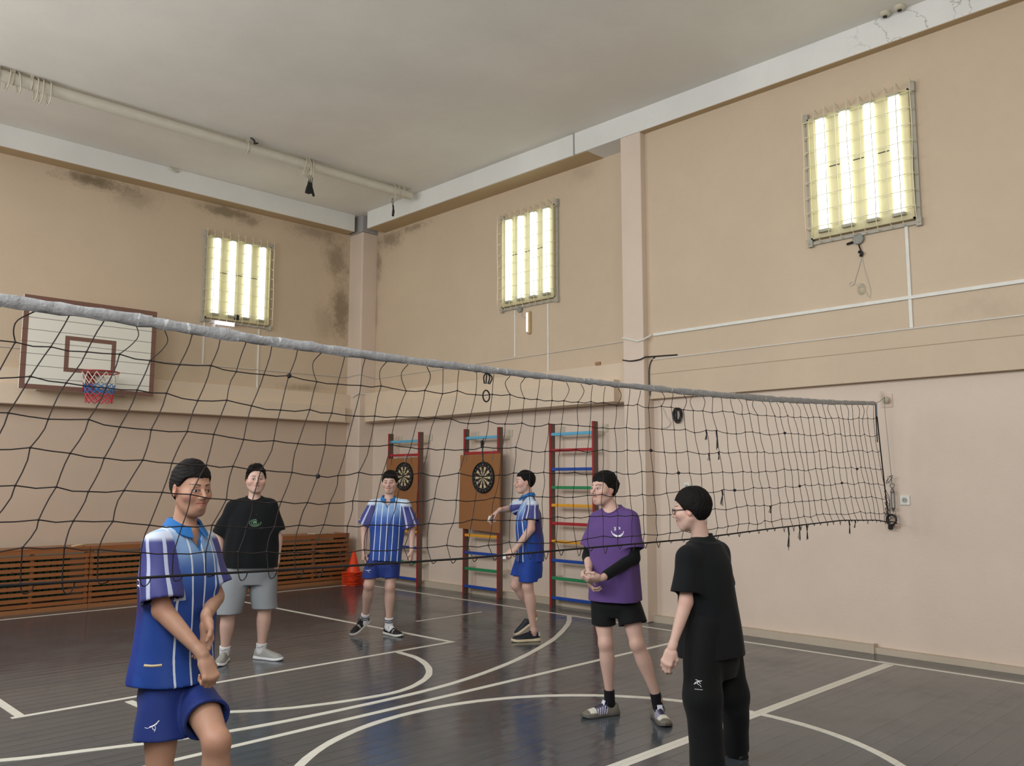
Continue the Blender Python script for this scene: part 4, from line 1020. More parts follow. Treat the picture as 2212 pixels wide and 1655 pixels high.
# ------------------------------------------------------------------ pose frame
FH = unit([sy_, cy_, 0]); RH = np.array([RGT[0], RGT[1], 0.0])
def J(px, py, D):
    """world point at horizontal forward distance D seen at (px, py): only used to read the pose off the photograph"""
    d = FWD + RG2 * (px - W / 2) / F_PX - UP2 * (py - H / 2) / F_PX
    return CAM + d * (D / float(d @ FH))
def dirv(u, w, z=0.0): return unit(RH * u + FH * w + np.array([0, 0, z]))   # u = to the right in view, w = away from the camera

# ------------------------------------------------------------------ head
def head_prims(C, f, up, s=1.0, fat=0.0, smile=0.0, nose=1.0, jaw=1.0):
    f = unit(f); l = unit(np.cross(up, f)); up = unit(np.cross(f, l)); A = np.array([l, f, up])     # l = the person's left
    def P(x, y, z): return C + s * (l * x + f * y + up * z)
    g = 1 + fat
    pr = [ell(P(0, -.014, .028), A, s * np.array([.0745, .094, .088]), .0), ell(P(0, .022, -.022), A, s * np.array([.064 * g, .066, .078]), .03),
          ell(P(0, .030, -.074), A, s * np.array([.047 * g * jaw, .050, .036]), .035), ell(P(0, .060, -.100), A, s * np.array([.022 * g, .018, .017]), .025),
          cone(P(-.052 * g, .0, -.05), P(-.022, .052, -.098), s * .018, s * .014, .03), cone(P(.052 * g, .0, -.05), P(.022, .052, -.098), s * .018, s * .014, .03),
          cone(P(-.032, .076, .018), P(.032, .076, .018), s * .012, None, .014)]
    for q in (-1, 1):
        pr += [ell(P(q * .046 * g, .052, -.026), A, s * np.array([.026, .026, .022]), .03), ell(P(q * .031, .100, -.002), A, s * np.array([.019, .017, .011]), .012, 's'),
               ell(P(q * .031, .0735, -.002), A, s * np.array([.0135, .0135, .0115]), .003), cone(P(q * .020, .088, .004), P(q * .044, .078, .003), s * .0042, None, .004),
               cone(P(q * .020, .085, -.0095), P(q * .042, .077, -.009), s * .0035, None, .004),
               ell(P(q * .0775, -.010, -.008), np.array([unit(l * q + -f * .35), unit(f + l * q * .35), up]), s * np.array([.0085, .0185, .031]), .008),
               ell(P(q * .086, -.004, -.004), np.array([unit(l * q + -f * .35), unit(f + l * q * .35), up]), s * np.array([.006, .009, .016]), .005, 's'),
               cone(P(q * .0105, .096, -.034), P(q * .0125, .086, -.033), s * .0068, None, .006)]
    mw = .023 + .008 * smile
    pr += [cone(P(0, .084, .010), P(0, .108 + .004 * nose, -.027), s * .0075, s * .0095, .012), cone(P(0, .100, -.036), P(0, .084, -.042), s * .006, None, .008),
           cone(P(0, .078, -.046), P(0, .082, -.075), s * .015, s * .014, .016)]
    zc = -.058 - .001 * smile
    for q in (-1, 1):
        pr += [cone(P(0, .0935, zc + .0035), P(q * mw, .081, zc + .0005 + .007 * smile), s * .0052, s * .0028, .004), cone(P(0, .0925, zc - .0065), P(q * mw * .85, .080, zc - .002 + .005 * smile), s * .0062, s * .003, .004),
               cone(P(0, .1005, zc - .0012), P(q * mw, .087, zc - .0008 + .0075 * smile), s * .0026, s * .0016, .003, 's')]
    def colour(V, skin, lip, brow):
        q = (V - C) / s; x, y, z = q @ l, q @ f, q @ up
        c = np.tile(np.array(skin), (len(V), 1)); near = (np.abs(x) < .12) & (np.abs(y) < .14) & (np.abs(z) < .15)
        def put(m, colr, a=1.0): c[m] = c[m] * (1 - a) + np.array(colr) * a
        ax_ = np.abs(x)
        put(near & (y > .05) & (np.hypot((ax_ - .046) / .024, (z + .032) / .02) < 1), rgb(216, 150, 134), .35)
        put(near & (ax_ > .068) & (z > -.045) & (z < .028) & (np.abs(y + .01) < .03), rgb(206, 140, 124), .4)
        b = near & (y > .055) & (np.abs(z - (.0205 + .010 * np.sin((ax_ - .012) / .038 * 2.4) * .55)) < .0042 * (1.25 - ax_ / .06)) & (ax_ > .011) & (ax_ < .052); put(b, brow, .9)
        put(near & (y > .06) & (np.hypot((ax_ - .031) / .022, (z + .001) / .013) < 1), rgb(150, 100, 90), .35)
        eye = near & (y > .074) & (np.hypot((ax_ - .031) / .0125, (z + .0025) / (.0056 - .0025 * (smile > .4))) < 1); put(eye, rgb(206, 200, 196))
        put(eye & (np.hypot(ax_ - .031, z + .0025) < .0058), rgb(42, 28, 22))
        put(near & (y > .072) & (np.abs(np.hypot((ax_ - .031) / .0145, (z + .002) / .0078) - 1) < .18) & (z > -.001), rgb(48, 32, 28), .75)
        lipm = near & (y > .072) & (np.abs(z - (zc - .0015 + .0055 * smile * (ax_ / mw) ** 2)) < .0092 * np.sqrt(np.clip(1 - (ax_ / (mw * 1.08)) ** 2, 0, 1))); put(lipm, lip, .75)
        put(near & (y > .068) & (np.abs(z - (zc - .0012 + .0075 * smile * (ax_ / mw) ** 2)) < .0016) & (ax_ < mw), rgb(90, 42, 40), .8)
        return c
    def hair(seed, thick=.016, low=None, amp=.004, clump=.005, top=.0, side=.0, fringe=0.0):
        """cap of hair round the skull, open at the face, lower edge by table (forward position -> height)"""
        low = low or [(-.14, -.072), (-.075, -.066), (-.045, -.05), (-.028, -.022), (-.005, .006), (.02, .012), (.034, .030), (.05, .055), (.075, .066 - fringe), (.13, .066 - fringe)]
        w1, w2 = wob(seed, 8, (240, 520), amp), wob(seed + 5, 6, (60, 140), clump)
        hc = np.array([.0745 + thick * .75 + side, .094 + thick * .8, .088 + thick + top])
        def fn(X, Y, Z):
            x0, y0, z0 = (X - C[0]) / s, (Y - C[1]) / s, (Z - C[2]) / s
            x = x0 * l[0] + y0 * l[1] + z0 * l[2]; y = x0 * f[0] + y0 * f[1] + z0 * f[2]; z = x0 * up[0] + y0 * up[1] + z0 * up[2]
            px, py, pz = x / hc[0], (y + .016) / hc[1], (z - .026) / hc[2]
            k0 = np.sqrt(px * px + py * py + pz * pz); k1 = np.sqrt((px / hc[0]) ** 2 + (py / hc[1]) ** 2 + (pz / hc[2]) ** 2) + 1e-9
            d = k0 * (k0 - 1) / k1
            fall = np.clip((z + .03) / .05, .25, 1)
            d = d - w1(x, y * .3, z) - w2(x, y * .6, z * .8) * fall
            lo_ = np.interp(y, [q[0] for q in low], [q[1] for q in low]) + .0015 * np.sin(x * 150) + w1(x, y, z * .2) * .8
            return np.maximum(d, (lo_ - z) * .75) * s
        return [Pm(fn, C - s * .17, C + s * .17, 0)]
    return pr, colour, hair, P, (l, f, up)

# ------------------------------------------------------------------ hand
def hand_prims(w, d, n, th, curl=.5, s=1.0, curls=None, spread=.0, thumb=.5, k=.006):
    """w wrist, d towards the fingers, n the way the palm faces, th the thumb side"""
    d = unit(d); n = unit(n - d * (n @ d)); t = unit(np.cross(d, n)); 
    if t @ np.array(th, float) < 0: t = -t
    def P(a, b, c): return w + s * (d * a + t * b + n * c)
    pr = [cone(P(-.02, 0, 0), P(.03, 0, 0), s * .0235, s * .024, .012, flat=(n, .72)), cone(P(.03, .016, 0), P(.085, .024, -.002), s * .0165, s * .0135, .014, flat=(n, .85)), cone(P(.03, 0, 0), P(.088, .002, -.004), s * .0165, s * .0135, .014, flat=(n, .85)),
          cone(P(.03, -.014, 0), P(.082, -.020, -.002), s * .0165, s * .013, .014, flat=(n, .85)), cone(P(.02, .02, .006), P(.05, .026, .010), s * .014, s * .012, .012)]
    cs = curls or [curl] * 4
    for i, (b, a0, ls, r) in enumerate(((.026, .088, (.043, .026, .021), .0088), (.0085, .092, (.047, .030, .022), .009), (-.0085, .089, (.043, .028, .021), .0086), (-.0245, .081, (.034, .021, .018), .0076))):
        ang = cs[i] * .9; p = P(a0, b, -.003); sp = spread * (1.5 - i) * .12
        for j, L in enumerate(ls):
            dd = unit(d * math.cos(ang) + n * math.sin(ang) + t * sp * math.cos(ang)); q = p + dd * L * s
            pr.append(cone(p, q, s * r * (1 - .08 * j), s * r * (1 - .08 * (j + 1)), k if j else .010)); p = q; ang += cs[i] * (1.25 if j == 0 else .8)
    a = P(.022, .024, .006); b = P(.050, .044, .012 + .012 * thumb); c = P(.078, .050 - .016 * thumb, .018 + .022 * thumb); e = P(.098, .046 - .03 * thumb, .022 + .028 * thumb)
    pr += [cone(a, b, s * .0135, s * .0115, .010), cone(b, c, s * .0105, s * .0095, .006), cone(c, e, s * .0092, s * .008, .005)]
    return pr

# ------------------------------------------------------------------ shoe, sock
def make_shoe(parent, heel, toe_dir, colf, sole_col, pitch=0.0, L=.285, wd=.047, high=.078, ankle=None, laces=None, label=None, yaw_up=None, sole_h=.024):
    """heel = point on the ground under the heel; toe_dir horizontal; pitch > 0 lifts the heel"""
    f = unit(toe_dir); u = np.array([0, 0, 1.0])
    if pitch: f = unit(f * math.cos(pitch) - u * math.sin(pitch)); u = unit(u - f * (u @ f))
    l = np.cross(u, f); O = np.array(heel, float)
    T = [0, .06, .15, .3, .45, .6, .75, .88, .96, 1.0]
    Wd = [.62, .78, .84, .78, .80, .95, 1.0, .86, .62, .34]
    Ht = [.86, .98, 1.0, 1.02, .86, .70, .58, .47, .36, .22]
    def up_fn(X, Y, Z):
        x, y, z = X - O[0], Y - O[1], Z - O[2]
        a = (x * f[0] + y * f[1] + z * f[2]) / L; b = x * l[0] + y * l[1] + z * l[2]; c = x * u[0] + y * u[1] + z * u[2]
        w = np.interp(a, T, Wd) * wd * .93; h = np.interp(a, T, Ht) * high
        q = (np.abs(b / w) ** 2.4 + (np.maximum(c - sole_h * .6, 0) / h) ** 2.2) ** (1 / 2.3)
        d = (q - 1) * w * .8
        return np.maximum(np.maximum(d, sole_h * .55 - c), np.maximum(-a * L, (a - 1) * L))
    lo, hi = O - .05, O + .05
    for q in (f * L, f * L + u * .15, u * .15): lo = np.minimum(lo, O + q - .07); hi = np.maximum(hi, O + q + .07)
    prs = [Pm(up_fn, lo, hi, 0)]
    ac = O + f * .062 + u * .05
    prs.append(cone(ac + u * .03, (ac + u * .12), .037, .046, .008, 's'))
    F, l0, h = field(prs, lo, hi, .0042); V, Q = nets(F, l0, h)
    a = ((V - O) @ f) / L; b = (V - O) @ l; c = (V - O) @ u
    col = np.array([colf(ai, bi, ci) for ai, bi, ci in zip(a, b, c)]) if len(V) else None
    o, _ = to_mesh_obj('shoe', V, Q, M_shoe, parent, None, col, 1)
    if label: o['label'] = label
    def sole_fn(X, Y, Z):
        x, y, z = X - O[0], Y - O[1], Z - O[2]
        a = (x * f[0] + y * f[1] + z * f[2]) / L; b = x * l[0] + y * l[1] + z * l[2]; c = x * u[0] + y * u[1] + z * u[2]
        w = np.interp(a, T, Wd) * wd * 1.06 + .003 * np.sin(c * 160)
        cc = c - .010 * np.clip((a - .8) / .2, 0, 1) ** 2
        d = np.maximum((np.abs(b) - w), np.maximum(-a * L - .004, (a - 1.02) * L))
        top = sole_h * (1 + .35 * np.clip((.3 - a) / .3, 0, 1))
        return np.maximum(d, np.maximum(cc - top, -cc + .001))
    F, l0, h = field([Pm(sole_fn, lo, hi, 0)], lo, hi, .0042); V, Q = nets(F, l0, h)
    V[:, 2] = np.maximum(V[:, 2], .0015)
    col2 = np.tile(np.array(sole_col), (len(V), 1))
    sole, _ = to_mesh_obj('sole', V, Q, M_shoe, o, None, col2, 0)
    if laces is not None:
        m = MB()
        for i in range(5):
            a0 = .36 + .065 * i; hh = np.interp(a0, T, Ht) * high + sole_h * .6 + .001; ww = .019
            for q in (-1, 1):
                m.tube([O + f * a0 * L + l * q * ww + u * (hh - .010), O + f * (a0 + .015) * L + u * (hh + .003), O + f * (a0 + .05) * L - l * q * ww + u * (hh - .013)], .0028, 5)
        for q in (-1, 1): m.tube(smooth_path([O + f * .36 * L + u * (high + .012), O + f * .33 * L + l * q * .02 + u * (high + .024), O + f * .37 * L + l * q * .036 + u * (high + .004), O + f * .39 * L + l * q * .03 + u * (high - .018)], 3), .0026, 5)
        m.build('laces', laces, o)
    return o
def make_sock(parent, ankle, top, r0, r1, mat, foot=None):
    prs = [cone(ankle, top, r0, r1, .01)]
    if foot is not None: prs.append(cone(ankle, foot, r0 * 1.02, r0 * .9, .015))
    ax = unit(top - ankle)
    prs.append(Pm(lambda X, Y, Z: (X - top[0]) * ax[0] + (Y - top[1]) * ax[1] + (Z - top[2]) * ax[2], top, top, 0, 'i'))
    lo, hi = bounds(prs, .012); F, l0, h = field(prs, lo, hi, .0045); V, Q = nets(F, l0, h)
    o, _ = to_mesh_obj('sock', V, Q, mat, parent, None, None, 1); return o

# ------------------------------------------------------------------ clothes
def half(p, nrm, k=.0):
    """keep only the side of the plane opposite to nrm"""
    p = np.array(p, float); nrm = unit(nrm)
    return Pm(lambda X, Y, Z: (X - p[0]) * nrm[0] + (Y - p[1]) * nrm[1] + (Z - p[2]) * nrm[2], p, p, k, 'i')
def clipped(prim, p, nrm):
    p = np.array(p, float); nrm = unit(nrm); fn = prim.fn
    return Pm(lambda X, Y, Z: np.maximum(fn(X, Y, Z), (X - p[0]) * nrm[0] + (Y - p[1]) * nrm[1] + (Z - p[2]) * nrm[2]), prim.lo, prim.hi, prim.k, prim.op)
def shell_mesh(name, outer, inner, th, mat, parent, attrs_fn=None, h=.0068, cuts=(), relax=1, col=None):
    lo, hi = bounds(outer, .02); Fo, l0, hh = field(outer, lo, hi, h); Fi, _, _ = field(inner, lo, hi, h)
    F = np.maximum(Fo, -(Fi + th))
    if cuts:
        n = F.shape; ax = [l0[i] + hh * np.arange(n[i]) for i in range(3)]; X, Y, Z = ax[0][:, None, None], ax[1][None, :, None], ax[2][None, None, :]
        for c in cuts: F = np.maximum(F, -c.fn(X, Y, Z)) if c.op == 's' else np.maximum(F, c.fn(X, Y, Z))
    V, Q = nets(F.astype(f32), l0, hh)
    return to_mesh_obj(name, V, Q, mat, parent, attrs_fn(V) if attrs_fn else None, col(V) if col else None, relax)
from mathutils.bvhtree import BVHTree
def bvh_of(o):
    me = o.data; M = parent_matrix(o) if o.parent else o.matrix_world
    return BVHTree.FromPolygons([M @ v.co for v in me.vertices], [tuple(p.vertices) for p in me.polygons])
def decal(o, lines, origin, ux, uy, look, r, mat, name='print'):
    """strokes (lists of (x, y)) laid on the surface of o, seen along look"""
    b = bvh_of(o); m = MB(); look = Vector(look)
    for ln in lines:
        rr = r
        if isinstance(ln, tuple): ln, rr = ln
        pts = []
        P2 = smooth_path([(p[0], p[1], 0) for p in ln], 4) if len(ln) > 2 else [np.array([ln[0][0] + (ln[1][0] - ln[0][0]) * i / 4, ln[0][1] + (ln[1][1] - ln[0][1]) * i / 4, 0]) for i in range(5)]
        for p in P2:
            q = Vector(origin + ux * p[0] + uy * p[1]) - look * .25; hit = b.ray_cast(q, look, .6)
            if hit[0] is not None: pts.append(np.array(hit[0]) + np.array(look) * rr * .6)
        if len(pts) > 1: m.tube(pts, rr, 5)
    return m.build(name, mat, o) if m.v else None

M_collar_v = cloth('collar_trim_blue', rgb(40, 104, 168), .7)
def shirt(parent, J_, mat, L, Fw, U, c0, hem, tab, sl=(.062, .078), slen=(.62, .62), th=.011, name='t_shirt', vneck=0.0, neck_r=.062, fold=.004, seed=1, sh_r=.062, hem_n=None, h=.005):
    """tab: torso loft rows from c0 upwards; sleeves follow the upper arms"""
    w1 = wob(seed, 7, (14, 38), fold)
    def wave(p, q, h): return w1(p * 1.6, q * 1.6, h * .55) * np.clip((.52 - h) / .2, .25, 1)
    tor = loft(c0, L, Fw, U, tab, .03, 2.35, wave, (True, True)); tab2 = [(tab[0][0] - .06,) + tuple(tab[0][1:])] + list(tab)
    tor2 = loft(c0, L, Fw, U, tab2, .03, 2.35, wave, (False, True))
    J_ = dict(J_); J_['rs'] = J_['rs'] - U * .014 + L * .008; J_['ls'] = J_['ls'] - U * .014 - L * .008
    base = [cone(J_['neck'] - U * .012, J_['rs'], .050, sh_r * .84, .05), cone(J_['neck'] - U * .012, J_['ls'], .050, sh_r * .84, .05)]
    out, inn = [tor] + base, [tor2] + base; ends = []; cuts = []
    wv = wob(seed + 3, 5, (22, 50), .0035)
    for sd, (s_, e_) in enumerate((('rs', 're'), ('ls', 'le'))):
        a, b = J_[s_], J_[e_]; d = unit(b - a); ln = slen[sd]; e = a + (b - a) * ln
        cn = cone(a, a + (b - a) * (ln + .22), sl[0] * .86, sl[1] + (sl[1] - sl[0]) * .25, .035); f0 = cn.fn
        cn.fn = (lambda f0: (lambda X, Y, Z: f0(X, Y, Z) - wv(X, Y, Z)))(f0)
        out.append(clipped(cn, e, d)); inn.append(clipped(cn, e, d)); ends.append((a, b, d))
        re_ = sl[0] * .86 + (sl[1] + (sl[1] - sl[0]) * .25 - sl[0] * .86) * ln / (ln + .22) - th - .004; op = cone(e - d * .02, e + d * .04, re_, re_)
        cuts.append(Pm((lambda fo: (lambda X, Y, Z: np.maximum(fo(X, Y, Z), .004 - tor.fn(X, Y, Z))))(op.fn), e, e, 0, 's'))
    cuts += [Pm(cone(J_['neck'] - U * .012 + Fw * .014, J_['neck'] + U * .16 + Fw * .02, neck_r * .94, neck_r * 1.05).fn, c0, c0, 0, 's')]
    if hem_n is not None:
        hp = hem
        cuts.append(Pm(lambda X, Y, Z: -((X - hp[0]) * hem_n[0] + (Y - hp[1]) * hem_n[1] + (Z - hp[2]) * hem_n[2]), c0, c0, 0, 'i'))
    if vneck:
        N0 = J_['neck']
        def vf(X, Y, Z):
            x, y, z = X - N0[0], Y - N0[1], Z - N0[2]; p = x * L[0] + y * L[1] + z * L[2]; q = x * Fw[0] + y * Fw[1] + z * Fw[2]; hh = x * U[0] + y * U[1] + z * U[2]
            return np.maximum(np.abs(p) - (hh + vneck) * .55, -q + .01)
        cuts.append(Pm(vf, c0, c0, 0, 's'))
    def attrs(V):
        q = V - c0; A = dict(su=q @ L, sv=q @ U, sf=q @ Fw); ss = np.zeros(len(V)); sa = np.zeros(len(V))
        for a, b, d in ends:
            r = V - a; tt = r @ d; rad = r - tt[:, None] * d; e1 = unit(Fw - d * (Fw @ d)); e2 = np.cross(d, e1)
            ang = np.arctan2(rad @ e2, rad @ e1); dist = np.linalg.norm(rad, axis=1); out_ = np.abs(q @ L) - np.abs((a - c0) @ L) * .93
            sg = np.sign((a - c0) @ L); lat = (q @ L) * sg; sh = abs(float((a - c0) @ L))
            rr_ = sl[0] + (sl[1] - sl[0]) * np.clip(tt / .25, 0, 1.2)
            g = np.minimum(np.minimum(lat - sh * .80, rr_ + .016 - dist), tt + .05); g2 = np.minimum(rr_ + .008 - dist, tt - .10); el_ = float(np.linalg.norm(b - a)) * slen[0 if sg < 0 else 1] + .012
            g = np.clip(.5 + np.minimum(np.maximum(g, g2), el_ - tt) / .008, 0, 1); mm = g > ss; ss = np.maximum(ss, g); sa[mm] = (ang * .07)[mm]
        A.update(ss=ss, sa=sa); return A
    o, V = shell_mesh(name, out, inn, th, mat, parent, attrs, h, cuts, relax=3)
    if vneck:          # blue trim along the V opening
        for q in (-1, 1):
            decal(o, [([(q * .046, -.006), (q * .024, -.046), (q * .001, -vneck - .006)], .0055)], J_['neck'] + Fw * .12, L, U, -Fw, .005, M_collar_v, 'neck_trim')
    if not vneck:      # ribbed band round the neck opening
        b = bvh_of(o); pts = []
        for i in range(36):
            a = 2 * math.pi * i / 36; dr = L * math.sin(a) + Fw * math.cos(a)
            q0 = J_['neck'] - U * .012 + Fw * .014 + dr * (neck_r * .94 + .004); q1 = J_['neck'] + U * .16 + Fw * .02 + dr * (neck_r * 1.05 + .004); hit = b.ray_cast(Vector(q1), Vector(unit(q0 - q1)), .30)
            if hit[0] is not None: pts.append(np.array(hit[0]) + U * .001)
        if len(pts) > 20:
            for _ in range(4): pts = [(pts[i - 1] + pts[i] * 2 + pts[(i + 1) % len(pts)]) / 4 for i in range(len(pts))]
            MB().tube(pts, .0065, 7, closed=True).build('neck_band', mat, o, smooth=True)
    return o
def collar(parent, N, L, Fw, U, r, mat, v=.09):
    """polo collar: a folded band round the neck that ends in two points, with the V placket"""
    m = MB(); n = 26; vs = []; fs = []
    for i in range(n + 1):
        a = math.radians(22) + (2 * math.pi - math.radians(44)) * i / n      # 0 = straight ahead
        dr = L * math.sin(a) + Fw * math.cos(a); fr = max(0, math.cos(a)) ; e = 1 - abs(i - n / 2) / (n / 2)
        inn = N + dr * (r + .000) + U * (.034 - .040 * fr) + Fw * .012; out = N + dr * (r + .026 + .012 * fr) + U * (.010 - .052 * fr) + Fw * .012
        top = N + dr * (r + .008) + U * (.042 - .040 * fr) + Fw * .012
        for p in (inn, top, out, out - U * .004 - dr * .003): vs.append(p)
    for i in range(n):
        a, b = 4 * i, 4 * i + 4
        for k in range(4): k2 = (k + 1) % 4; fs.append((a + k, b + k, b + k2, a + k2))
    fs += [(0, 1, 2, 3), (4 * n + 3, 4 * n + 2, 4 * n + 1, 4 * n)]
    m.add(vs, fs)
    return m.build('collar', mat, parent, smooth=True)
def shorts(parent, J_, mat, L, Fw, U, c0, tab, legs, th=.013, name='shorts', k=.02, seed=4, h=.0062, fold=.003, top=None):
    """legs = [(hip, end, r_hip, r_end, clip_normal)]"""
    w1 = wob(seed, 6, (18, 44), fold)
    tor = loft(c0, L, Fw, U, tab, .02, 2.4); out, inn = [tor], [tor]
    for hp, en, r0, r1, nn in legs:
        hp, en = np.array(hp), np.array(en); d = unit(en - hp)
        cn = cone(hp, en + d * .05, r0, r1 + (r1 - r0) * .05 / np.linalg.norm(en - hp), k); f0 = cn.fn
        cn.fn = (lambda f0: (lambda X, Y, Z: f0(X, Y, Z) - w1(X, Y, Z * .6)))(f0)
        out.append(clipped(cn, en, d if nn is None else nn)); inn.append(cn)
    o, V = shell_mesh(name, out, inn, th, mat, parent, None, h)
    return o

def build_body(parent, prims, fine, skin_cols, h=.0072):
    """one continuous body mesh: coarse grid for the trunk and limbs, fine grid for head and hands (boxes in fine)"""
    lo, hi = bounds(prims, .02); F, l0, hh = field(prims, lo, hi, h); V, Q = nets(F, l0, hh)
    boxes = [(np.array(c) - r, np.array(c) + r, fh) for c, r, fh in fine]
    keep = np.ones(len(Q), bool)
    for a, b, _ in boxes:
        m = h * .9; ins = ((V[Q] > a + m) & (V[Q] < b - m)).all(2).all(1); keep &= ~ins
    Vs, Qs, n = [V], [Q[keep]], len(V)
    for a, b, fh in boxes:
        F, l1, h2 = field(prims, a, b, fh); v, q = nets(F, l1, h2)
        if len(q): Vs.append(v); Qs.append(q + n); n += len(v)
    V = np.concatenate(Vs); Q = np.concatenate(Qs)
    used = np.unique(Q); mp = -np.ones(len(V), int); mp[used] = np.arange(len(used)); V = V[used]; Q = mp[Q]
    return to_mesh_obj('body', V, Q, M_skin, parent, None, skin_cols(V), 1)[0]
# ------------------------------------------------------------------ people
SKIN = rgb(204, 170, 154); SKIN_T = rgb(180, 140, 116); LIP = rgb(176, 104, 98); BROW = rgb(44, 32, 28)
M_collar = cloth('collar_blue', rgb(40, 104, 168), .7); M_bshort = cloth('shorts_blue', rgb(34, 52, 118), .6); M_bshort2 = cloth('shorts_blue_bright', rgb(32, 66, 148), .6)
M_blk = cloth('black_cotton', rgb(17, 19, 21), .9); M_blk2 = cloth('black_track', rgb(13, 14, 15), .8); M_greyc = cloth('grey_marl', rgb(134, 138, 142), .9, .06)
M_purp = cloth('purple_cotton', rgb(92, 68, 122), .9, .06); M_sockw = cloth('sock_white', rgb(214, 214, 216), .9); M_sockb = cloth('sock_black', rgb(20, 20, 24), .9)
M_print = simple('white_print', rgb(226, 226, 230), .6); M_printg = simple('green_print', rgb(120, 168, 130), .6); M_printp = simple('violet_print', rgb(62, 54, 104), .7)
t = NT('sock_striped'); v = t.attr('su'); bands = t.math('MAXIMUM', t.math('MULTIPLY', t.math('GREATER_THAN', v, .35), t.math('LESS_THAN', v, .5)), t.math('MULTIPLY', t.math('GREATER_THAN', v, .62), t.math('LESS_THAN', v, .77)))
t.base(t.mix(bands, rgb(214, 214, 216), rgb(40, 42, 62)), .9); M_sockst = t.m
BONES = []
def person(D, label, j, face, head_px, head_h, skin=SKIN, bulk=1.0, fat=0.0, smile=0.0, head_up=(0, 0, 1), hair=None, legs=True, torso=None, leg_r=1.0, arm_r=1.0, hands=None, cover=None, head_dd=0.0):
    """j: joint -> (px, py, depth offset); returns the root, joints, frames"""
    K = {k: J(p[0], p[1], D + p[2]) for k, p in j.items()}
    for a, b in (('rs', 're'), ('re', 'rw'), ('ls', 'le'), ('le', 'lw'), ('rh', 'rk'), ('rk', 'ra'), ('lh', 'lk'), ('lk', 'la')):
        if a in K and b in K: BONES.append((label[:18], a + '-' + b, round(float(np.linalg.norm(K[a] - K[b])), 3), round(float(K[b][2]), 2)))
    L = unit(K['ls'] - K['rs']); U = unit(K['neck'] - K['hem']); L = unit(L - U * (L @ U)); Fw = unit(np.cross(L, U))
    root = thing('person', (float(K['hem'][0]), float(K['hem'][1]), 0.0), label, 'person')
    prims = []
    f = unit(face); up = unit(head_up); C = J(head_px[0], head_px[1], D + head_dd); s = head_h / .234
    hp, hcol, hhair, HP, ax = head_prims(C, f, up, s, fat, smile)
    prims += [loft(K['hem'] - U * .0, L, Fw, U, [(r[0], r[1] * .86, r[2] * .84) + tuple(r[3:]) for r in torso], .03)]
    prims += [cone(K['neck'] - U * .06, HP(0, -.020, -.05), .054 * bulk, .0485 * (1 + fat * .8), .035), cone(K['neck'] - U * .04, K['rs'] - U * .02, .042, .036, .05), cone(K['neck'] - U * .04, K['ls'] - U * .02, .042, .036, .05)]
    prims += hp
    for a, b, c in (('rs', 're', 'rw'), ('ls', 'le', 'lw')):
        r = arm_r
        prims += [cone(K[a] - U * .02, K[b], .05 * r, .038 * r, .03, prof=[(0, .038 * r), (.12, .043 * r), (.35, .047 * r), (.8, .038 * r), (1, .036 * r)]),
                  cone(K[b], K[c], 0, 0, .03, prof=[(0, .037 * r), (.2, .0405 * r), (.5, .034 * r), (.85, .0255 * r), (1, .0245 * r)])]
    fine = [(HP(0, .0, -.005), np.array([.135, .135, .15]) * s, .0027)]
    for w, hd in zip(('rw', 'lw'), hands):
        w_ = K[w]; prims += hand_prims(w_ + unit(hd['d']) * .005, hd['d'], hd['n'], hd['t'], hd.get('curl', .5), hd.get('s', 1.0) , hd.get('curls'), hd.get('spread', .3), hd.get('thumb', .5), .005)
        fine.append((w_ + unit(hd['d']) * .085, np.array([.125, .125, .125]), .0032))
    if legs:
        for a, b, c in (('rh', 'rk', 'ra'), ('lh', 'lk', 'la')):
            r = leg_r; d = unit(K[c] - K[b]); back = -Fw - d * (-Fw @ d); back = unit(back)
            prims += [cone(K[a], K[b], 0, 0, .04, prof=[(0, .070 * r), (.25, .078 * r), (.5, .073 * r), (.9, .054 * r), (1, .052 * r)]),
                      cone(K[b], K[c], 0, 0, .03, prof=[(0, .050 * r), (.12, .050 * r), (.3, .053 * r), (.6, .042 * r), (.88, .032 * r), (1, .033 * r)]),
                      cone(K[c], K[c] + d * .045, .032 * r, .028 * r, .02),
                      ell(K[b] + (K[c] - K[b]) * .30 + back * .018, np.array([np.cross(d, back), back, d]), np.array([.043, .040, .11]) * r, .04),
                      ell(K[b] - back * .022 * r, np.array([np.cross(d, back), back, d]), np.array([.030, .026, .036]) * r, .025)]
    def cols(V):
        c = hcol(V, skin, LIP, BROW)
        for k_ in ('rk', 'lk', 're', 'le'):
            if k_ in K:
                dd = np.linalg.norm(V - K[k_], axis=1); m = np.clip(1 - dd / .075, 0, 1)[:, None]; c = c * (1 - .35 * m) + np.array(rgb(190, 118, 100)) * .35 * m
        return c
    body = build_body(root, prims, fine, cols)
    if hair is not None:
        hp_ = hhair(**hair); lo, hi = hp_[0].lo, hp_[0].hi; F, l0, h = field(hp_, lo, hi, .0032); V, Q = nets(F, l0, h)
        to_mesh_obj('hair', V, Q, M_hair, root, None, None, 0)
    return root, K, L, U, Fw, HP, ax, body

